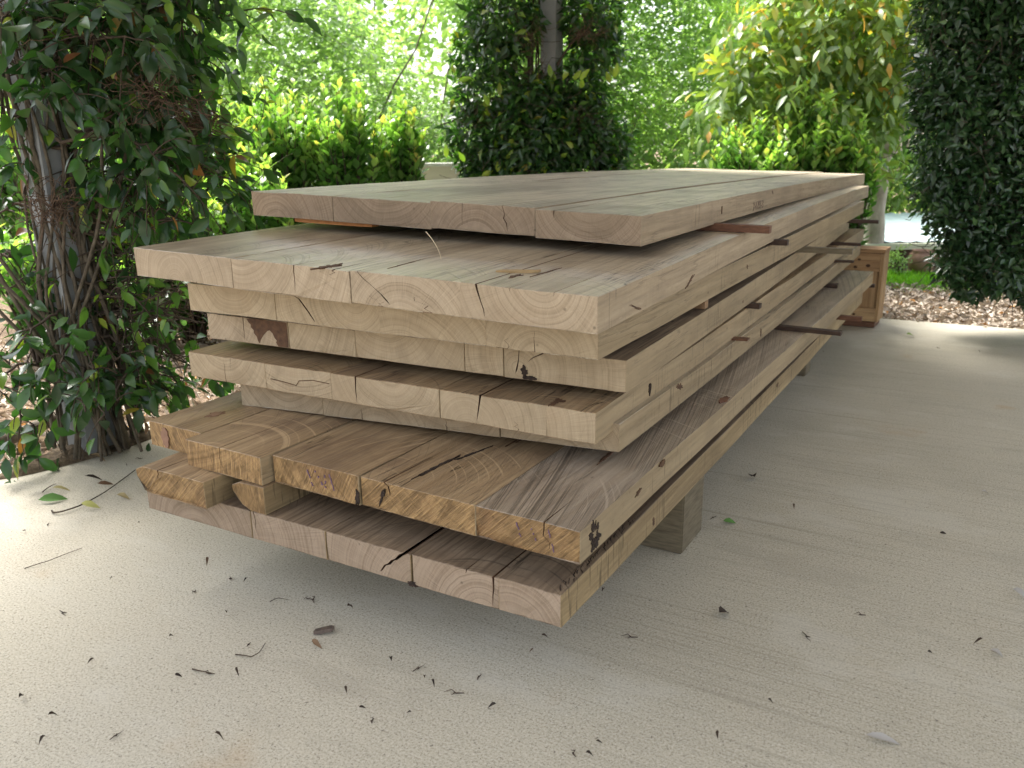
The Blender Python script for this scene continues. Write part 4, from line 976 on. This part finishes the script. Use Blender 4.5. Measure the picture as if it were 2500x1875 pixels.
for i in range(10):
    a = RS.rand()*6.28; zz = np.linspace(-.04, 2.6, 20); an = a+vn(zz*1.5+i, 82)*1.2
    T.add(np.stack([br_[0]+np.cos(an)*.09, br_[1]+.05+np.sin(an)*.09, zz], 1), .01, 6)
T.build('stems', M_TWIG, v3)

# ------------------------------------------------------------------ leaf litter, lawn
RS = np.random.RandomState(55)
litm = leafmat('litter_leaf', [(0, (.15, .12, .09)), (.35, (.33, .27, .21)), (.7, (.50, .43, .35)), (.93, (.60, .54, .46)), (1, (.45, .22, .06))], .1, .7, .3, (1, .9, .7))
def litter(n, u0, u1, v0, v1, name, label):
    u = RS.uniform(u0, u1, n); v = RS.uniform(v0, v1, n); P = S(9, u, v); P[:, 2] = -.04+RS.rand(n)*.035
    d = rdir(n); d[:, 2] *= .25; N = rdir(n, 1.6)
    o = leaves(name, P, d, N, .022+.034*RS.rand(n), .45, np.clip(RS.normal(size=n)*.22+.55, 0, 1), litm, None, fold=.3, curve=.35)
    tag(o, label, 'leaf litter', kind='stuff')
litter(22000, UF+.02, UF+1.45, -3.2, 2.4, 'leaf_litter', 'pale dry leaf litter on the bed beyond the far edge of the slab')
litter(15000, -1.2, UF+.3, UL+.04, UL+1.9, 'leaf_litter', 'dry leaf litter on the bed under the left vine')
def grass_patch():
    n = 20000; v = RS.uniform(-4.2, 1.5, n); u = RS.uniform(UF+1.25, UF+2.15, n)+vn(v*2.3, 3)*.12; P = S(9, u, v); P[:, 2] = -.045
    d = rdir(n, 2.2); N = rdir(n)
    gm = leafmat('grass_blade', [(0, (.12, .30, .03)), (.6, (.24, .50, .05)), (1, (.42, .60, .10))], .4, .5, .3, (1.3, 1.5, .4))
    o = leaves('lawn_grass', P, d, N, (.025+.035*RS.rand(n)), .16, np.clip(RS.normal(size=n)*.2+.5, 0, 1), gm, None)
    tag(o, 'bright green grass of the lawn strip beyond the leaf litter', 'grass', kind='stuff')
    g = NT('lawn_soil'); g.pbr((.10, .22, .03), .95)
    sheet('lawn', [uvp(UF+1.3, -5.5), uvp(UF+2.3, -5.5), uvp(UF+2.3, 2.2), uvp(UF+1.3, 2.2)], -.038, g.m)
grass_patch()

# ------------------------------------------------------------------ low shed with pale blue roof behind the lawn
shp = at(2230, 620, 6.7)
shed = empty('shed', (shp[0], shp[1], -.045), 'low sunken shed with pale blue roof and cream fascia behind the lawn', 'shed')
zr0 = at(2250, 588, 6.75)[2]; zr1 = at(2250, 526, 8.3)[2]
M_BLUE = plain('blue_roof_metal', (.50, .62, .66), (.60, .71, .75), 4., .45, .05)
M_CREAM = plain('cream_paint', (.45, .47, .36), (.55, .56, .45), 8., .6)
M_BRICK = plain('brown_wall', (.07, .045, .035), (.16, .10, .075), 9., .9, .4, .01)
xs = (2.35, 6.4); ys = (6.8, 8.3)
rv = []
for i in range(63):
    x = xs[0]+(xs[1]-xs[0])*i/62; h = .018*(i % 2)
    rv += [(x, ys[0]-.15, zr0+h*.6), (x, ys[1], zr1+h*.6+.02)]
meshobj('roof', rv, [(2*i, 2*i+2, 2*i+3, 2*i+1) for i in range(62)], M_BLUE, shed)
V, Fc = box_vf(xs[0], xs[1], ys[0]-.20, ys[0]-.153, zr0-.05, zr0-.004); meshobj('gutter', V, Fc, M_CREAM, shed)
V, Fc = box_vf(xs[0]+.1, xs[1]-.1, ys[0]-.05, ys[0]+.07, -.3, zr0-.012); meshobj('wall', V, Fc, M_BRICK, shed)
pp = at(2247, 655, 6.35); pot_c = (pp[0], pp[1], -.04)
def lathe(prof, n=28):
    V = [(r*math.cos(2*math.pi*i/n), r*math.sin(2*math.pi*i/n), z) for r, z in prof for i in range(n)]
    return V, [(j*n+i, j*n+(i+1) % n, (j+1)*n+(i+1) % n, (j+1)*n+i) for j in range(len(prof)-1) for i in range(n)]
V, Fc = lathe([(.0, .0), (.05, .0), (.085, .05), (.10, .10), (.085, .15), (.065, .165), (.075, .18), (.06, .18), (.055, .15), (0, .14)])
o = meshobj('garden_urn', V, Fc, plain('terracotta', (.22, .13, .10), (.33, .20, .155), 12., .85), smooth=True); o.location = pot_c
tag(o, 'round brown terracotta urn standing before the shed wall beyond the grass', 'urn')
# small weedy plants in front of the wall
RS = np.random.RandomState(58)
pc = at(2190, 640, 6.3); g_ = empty('garden_plant', (pc[0], pc[1], -.045), 'pale speckled leafy plant growing before the shed beside the urn', 'plant')
cc = clump_pts(50, (pc[0], pc[1], .09), (.09, .07, .08), .1); P, D, N, L, tw = sprays(cc, rdir(50, .4), 5, .02, .03, .3)
leaves('foliage', P, D, N, L, .5, np.clip(RS.normal(size=len(P))*.2+.3, 0, 1), ML_TREE, g_)
T = Tubes()
for i in range(10): a = np.array([pc[0]+RS.normal()*.05, pc[1], -.04]); T.add(bez(a, a+np.array([0, 0, .06]), cc[i], 8), np.linspace(.004, .001, 8), 4)
T.build('stems', M_TWIG, g_)

# ------------------------------------------------------------------ pale tapered planter on the garden side
pl = at(1078, 398, 5.9); zt = pl[2]; a_ = .145; b_ = .035; hh = .25
M_PLANT = plain('planter_stone', (.62, .62, .57), (.74, .74, .69), 5., .8, .15)
pr = empty('planter', (pl[0], pl[1], -.045), 'pale square tapered planter on a plinth behind the boards, beside the dark vine', 'planter')
V = []
for (h, z) in ((b_, zt-hh), (a_, zt-.02), (a_+.012, zt-.02), (a_+.012, zt), (a_-.018, zt), (a_-.03, zt-.06)):
    V += [(pl[0]+sx*h, pl[1]+sy*h, z) for sx, sy in ((-1, -1), (1, -1), (1, 1), (-1, 1))]
Fc = [(3, 2, 1, 0), (20, 21, 22, 23)]+[(j*4+i, j*4+(i+1) % 4, j*4+4+(i+1) % 4, j*4+4+i) for j in range(5) for i in range(4)]
meshobj('bowl', V, Fc, M_PLANT, pr)
V, Fc = box_vf(pl[0]-.06, pl[0]+.06, pl[1]-.06, pl[1]+.06, -.045, zt-hh-.001); meshobj('plinth', V, Fc, M_PLANT, pr)

# ------------------------------------------------------------------ crate beyond the stack
M_PINE = wood('crate_pine', (.40, .24, .11), (.55, .37, .19), (.22, .10, .05), streak=.4)
cb = gnd(2131.5, 800.4); crate = empty('wooden_crate', (cb[0], cb[1], 0), 'upright pine plank crate with knotty cleats at the far end of the stack', 'crate')
ax = unit(np.array([-.93, .12, 0])+0); ax = unit(-np.array([1., -.06, 0])); ay = np.array([-ax[1], ax[0], 0]); ay = unit(np.array([.06, 1., 0]))
ay = unit(gnd(2144.5, 788)-gnd(2131.5, 800.4)); ax = unit(np.array([-ay[1], ay[0], 0]))
ax = unit(ax*1.0-ay*.12)
HC = CAMH-.525
def cbox(name, a0, a1, b0, b1, z0, z1, mat=None, parent=crate, tone=.5, pv=(.3, .3)):
    V = []; G = []
    for a in (a0, a1):
        for b in (b0, b1):
            for z in (z0, z1): V.append(cb+ax*a+ay*b+np.array([0, 0, z])); G.append((z+a*3., a-pv[0], b-pv[1]) if (z1-z0) > (a1-a0) else (a, z-pv[0], b-pv[1]))
    Fc = [(0, 1, 3, 2), (4, 6, 7, 5), (0, 4, 5, 1), (2, 3, 7, 6), (0, 2, 6, 4), (1, 5, 7, 3)]
    o = meshobj(name, V, Fc, mat or M_PINE, parent, attrs={'grain': np.array(G), 'tone': np.full(8, tone)})
    bm = bmesh.new(); bm.from_mesh(o.data); bmesh.ops.recalc_face_normals(bm, faces=bm.faces)
    bmesh.ops.bevel(bm, geom=list(bm.edges), offset=.0015, segments=1, affect='EDGES'); bm.to_mesh(o.data); bm.free(); return o
for i in range(4): cbox('plank', i*.118+.001, i*.118+.116, .018, .034, .03, HC-.02, tone=.5+.1*(i % 2), pv=(.05+i*.1, .2))
cbox('cleat', 0, .47, .0, .0175, HC-.115, HC-.022, tone=.6, pv=(.25, .3)); cbox('cleat', 0, .47, .0, .0175, .032, .10, tone=.5, pv=(.06, .2))
cbox('side_panel', -.0165, -.0005, .0, .15, .03, HC-.022, tone=.38)
cbox('side_panel', .471, .487, .0, .15, .03, HC-.022, tone=.4)
cbox('back_panel', 0, .47, .134, .15, .03, HC-.022, tone=.4)
cbox('lid_board', -.02, .49, -.004, .062, HC-.0195, HC, tone=.6); cbox('lid_board', -.02, .49, .07, .152, HC-.0195, HC, tone=.62)
cbox('base', -.005, .49, -.006, .15, .002, .029, M_REDWOOD)
for i, (a, z, r) in enumerate([(.10, HC-.055, .006), (.055, HC-.085, .008), (.115, HC-.095, .007), (.10, .065, .006)]):
    pts = [cb+ax*(a+math.cos(t)*r*1.4)+np.array([0, 0, z+math.sin(t)*r])-ay*.0008 for t in np.linspace(0, 2*math.pi, 11)[:-1]]
    meshobj('knot', pts, [tuple(range(10))], M_HEART, crate)

# ------------------------------------------------------------------ roof and house walls around (outside the picture, they shade the floor)
M_CEIL = plain('ceiling_lining', (.46, .43, .38), (.52, .49, .44), 4., .8)
def plan_box(name, u0, u1, v0, v1, z0, z1, mat, label, cat):
    V = []
    for (u, v) in ((u0, v0), (u1, v0), (u1, v1), (u0, v1)):
        for z in (z0, z1): V.append(uvp(u, v, z))
    c = uvp(u0, v0, z0); V = [v-c for v in V]
    o = meshobj(name, V, [(0, 2, 3, 1), (2, 4, 5, 3), (4, 6, 7, 5), (6, 0, 1, 7), (1, 3, 5, 7), (0, 6, 4, 2)], mat); o.location = c; tag(o, label, cat); return o
plan_box('patio_roof', -1.35, UF+.25, -3.0, UL+1.15, 2.64, 2.80, M_CEIL, 'flat patio roof overhead, carried by the vine wrapped posts', 'roof')

# ------------------------------------------------------------------ debris on the floor
RS = np.random.RandomState(63)
deb = leafmat('debris', [(0, (.025, .018, .014)), (.4, (.07, .045, .03)), (.6, (.16, .09, .05)), (.75, (.30, .21, .13)), (.85, (.42, .42, .14)), (.93, (.10, .22, .05)), (1, (.42, .40, .37))], .1, .7, .3, (1, .9, .6))
def floor_leaf(px, py, L, ang, tint, label, wr=.42, name='fallen_leaf', cat='leaf', group=None, curl=.35, lift=.004, fold=.3):
    p = gnd(px, py, .0)
    d = np.array([[math.cos(ang), math.sin(ang), .05]]); N = np.array([[RS.normal()*.25, -.25+RS.normal()*.2, 1.]])
    o = leaves(name, np.array([[0, 0, lift]])-d*L/2+np.array([[0, 0, L*.08]]), d, N, np.array([L]), wr, np.array([tint]), deb, None, hi=True, fold=fold, curve=curl)
    zs = [v.co.z for v in o.data.vertices]; o.location = (p[0], p[1], .0012-min(zs)); tag(o, label, cat, group); return o
floor_leaf(2154, 1813, .052, -.35, 1.0, 'long silvery dry leaf alone on the floor at the lower right', .30)
floor_leaf(1781, 1279, .032, -.2, .93, 'small green leaf scrap on the floor to the right of the near bearer', .5)
floor_leaf(1836, 1172, .045, 1.2, .08, 'grey curled leaf standing on the floor beside the long side of the stack', .55, curl=.8)
floor_leaf(1767, 1504, .026, .5, .12, 'round grey leaf disc on the floor right of the near corner', .9)
floor_leaf(2487, 1459, .030, -1.0, 1.0, 'pale folded leaf on the floor at the right edge of the picture', .6)
floor_leaf(2432, 1600, .024, -.8, 1.0, 'white crumpled scrap on the floor near the lower right edge', .6)
floor_leaf(2405, 1208, .022, -.1, 1.0, 'small white flake on the floor high on the right side', .5)
floor_leaf(2302, 1305, .016, -.3, .1, 'tiny dark leaf right of the middle of the open floor', .5)
floor_leaf(771, 1584, .021, -.8, .66, 'curled tan leaf beside the grey wood chip', .5, curl=.7)
floor_leaf(130, 1226, .072, .25, .93, 'green and yellow leaf on the floor below the vine', .42)
floor_leaf(220, 1245, .046, -.15, .85, 'pale yellow leaf at the end of the long bare twig', .45)
floor_leaf(150, 1203, .045, .15, .80, 'slim yellowish leaf above the green and yellow one', .3)
floor_leaf(258, 1190, .040, .3, .55, 'red brown leaf lying above the long bare twig', .35)
floor_leaf(229, 1177, .045, .15, .05, 'dark shrivelled leaf above the red brown one', .3)
floor_leaf(301, 1220, .04, -.3, .78, 'tan leaf among dead fibres left of the bark edged board', .45)
floor_leaf(241, 1127, .046, -.1, .76, 'khaki oval leaf on the floor just below the bark mound', .45)
floor_leaf(297, 1098, .04, 0., .76, 'khaki leaf nearest the left corner of the golden boards', .45)
floor_leaf(2223, 824, .05, .2, .9, 'dark green leaf on the pale floor in front of the crate', .5)
# grey wood chip
p = gnd(791, 1547.5); V, Fc = [], []
out = [(-.020, -.004), (-.017, .005), (.014, .008), (.021, .003), (.016, -.004), (-.007, -.006)]
for z in (.0008, .006):
    for a, b in out: V.append((a, b+.004*(z > .001), z+(a+.03)*.12))
n = len(out); o = meshobj('wood_chip', V, [tuple(range(n, 2*n)), tuple(reversed(range(n)))]+[(i, (i+1) % n, n+(i+1) % n, n+i) for i in range(n)], plain('grey_chip', (.07, .05, .04), (.16, .12, .09), 90.))
o.location = p; o.rotation_euler = (0, 0, .12); tag(o, 'grey oblong wood chip on the bright floor in front of the stack', 'wood chip')
# small crumbs
cr = [(610, 1576), (223, 1621), (435, 1655), (511, 1643), (579, 1649), (554, 1502), (472, 1446), (508, 1380), (955, 1623), (1024, 1635), (1037, 1662), (1058, 1676), (1173, 1655), (999, 1744), (885, 1734), (912, 1762), (537, 1810), (104, 1815), (287, 1799), (133, 1759), (856, 1492), (768, 1465), (1202, 1734), (54, 1707), (1744, 1266), (1763, 1330), (1473, 1450), (1538, 1554), (1298, 1596), (1621, 1712), (1404, 1841), (1439, 1854), (1463, 1819), (1597, 1815), (1750, 1798), (2388, 1577), (1965, 1556), (2021, 1648), (272, 1417), (560, 1415), (600, 1420), (700, 1590), (750, 1462), (2270, 1600), (1937, 1241), (2455, 1230), (1710, 1193), (340, 1280), (120, 1282), (380, 1240), (310, 1140), (340, 1120), (60, 1300), (2120, 830), (2290, 850), (2390, 860), (2010, 860), (2317, 985), (1960, 900), (420, 1560), (150, 1500), (265, 1685), (1880, 1720), (2100, 1500), (845, 1690), (690, 1745), (1110, 1690), (1330, 1560)]
for i, (x, y) in enumerate(cr):
    if i >= 24 and i % 4 == 1: continue
    big = i < 24
    if i % 3 == 0:     # little bent twig
        T = Tubes(); a = RS.rand()*6.28; Lg = .006+.012*RS.rand(); d = np.array([math.cos(a), math.sin(a), 0]); e = np.array([-d[1], d[0], 0])
        T.add([d*-Lg, d*-Lg*.2+e*.004, d*.3*Lg+np.array([0, 0, .003]), d*Lg+e*.006], [.0008, .0012, .0008, .0004], 4)
        T.add([d*-Lg*.1+e*.002, e*Lg*.6+d*.002], [.0014, .0006], 4)
        o = T.build('debris_crumb', M_DARKWOOD); p = gnd(x, y); o.location = (p[0], p[1], .0019)
        tag(o, 'tiny dark dry plant crumb lying on the concrete floor', 'debris', 'dark plant crumbs scattered over the concrete')
    else:
        floor_leaf(x, y, (.008+.009*RS.rand())*(1.0 if big else .8), RS.rand()*6.28, .05+.5*RS.rand()**2, 'tiny dark dry plant crumb lying on the concrete floor', .45, 'debris_crumb', 'debris', 'dark plant crumbs scattered over the concrete', curl=.9, fold=.6)
def floor_twig(pl, r, label, mat=M_TWIG):
    pts = np.array([gnd(x, y) for x, y in pl]); c0 = pts[0].copy(); t = np.linspace(0, 1, len(pts)); tn = np.linspace(0, 1, 20)
    q = np.stack([np.interp(tn, t, pts[:, k]) for k in range(3)], 1); q[1:-1] = (q[:-2]+2*q[1:-1]+q[2:])/4; q[:, 2] = r+.001+.004*np.sin(np.pi*tn)
    T = Tubes(); T.add(q-c0, np.linspace(r, r*.5, 20), 5); o = T.build('fallen_twig', mat); o.location = c0; tag(o, label, 'twig')
floor_twig([(127, 1250), (130, 1257), (150, 1256), (200, 1240), (260, 1205), (331, 1150)], .0028, 'long thin bare twig lying on the floor left of the stack')
floor_twig([(575, 1600), (600, 1606), (615, 1611), (635, 1598), (648, 1572)], .0013, 'hooked dark twig on the bright floor left of the tan leaf')
floor_twig([(470, 1636), (485, 1644), (505, 1648), (525, 1648)], .0015, 'short wiry twig left of the hooked one')
floor_twig([(660, 1470), (680, 1466), (705, 1467)], .0009, 'pale hair thin stalk on the bright floor near the big crack')
floor_twig([(104, 1204), (120, 1195), (137, 1183)], .0018, 'short thin stalk on the shaded floor under the vine')
floor_twig([(60, 1390), (120, 1375), (200, 1340)], .0012, 'faint thin stalk on the floor near the left edge')
# weathered bark slab and thick root at the foot of the vine
T = Tubes(); q = np.array([gnd(x, y) for x, y in [(-60, 1112), (60, 1100), (130, 1080), (200, 1040), (260, 1000)]]); q[:, 2] += np.array([.03, .03, .035, .05, .09])
T.add(bez(q[0], (q[1]+q[2])/2, q[4], 16), np.linspace(.026, .018, 16), 8); o = T.build('vine_root', M_STEM); tag(o, 'thick bare root running along the floor under the left vine', 'root')
V, Fc = [], []; n, m = 22, 9
c0 = gnd(210, 1108); e1 = unit(gnd(290, 1080)-gnd(120, 1128)); e2 = np.array([-e1[1], e1[0], 0])
for i in range(n):
    for j in range(m):
        a = (i/(n-1)*2-1); b = (j/(m-1)*2-1); w_ = math.sqrt(max(0, 1-a*a*.95))
        V.append(e1*a*.26+e2*b*.06*w_+np.array([0, 0, .001+.035*w_*(1-b*b)*(1+.5*float(vn(i*.6+j*2.1, 90)))]))
Fc = [(i*m+j, (i+1)*m+j, (i+1)*m+j+1, i*m+j+1) for i in range(n-1) for j in range(m-1)]
o = meshobj('bark_slab', V, Fc, M_BARK, smooth=True); o.location = c0; tag(o, 'long low piece of brown bark at the foot of the left post', 'bark')
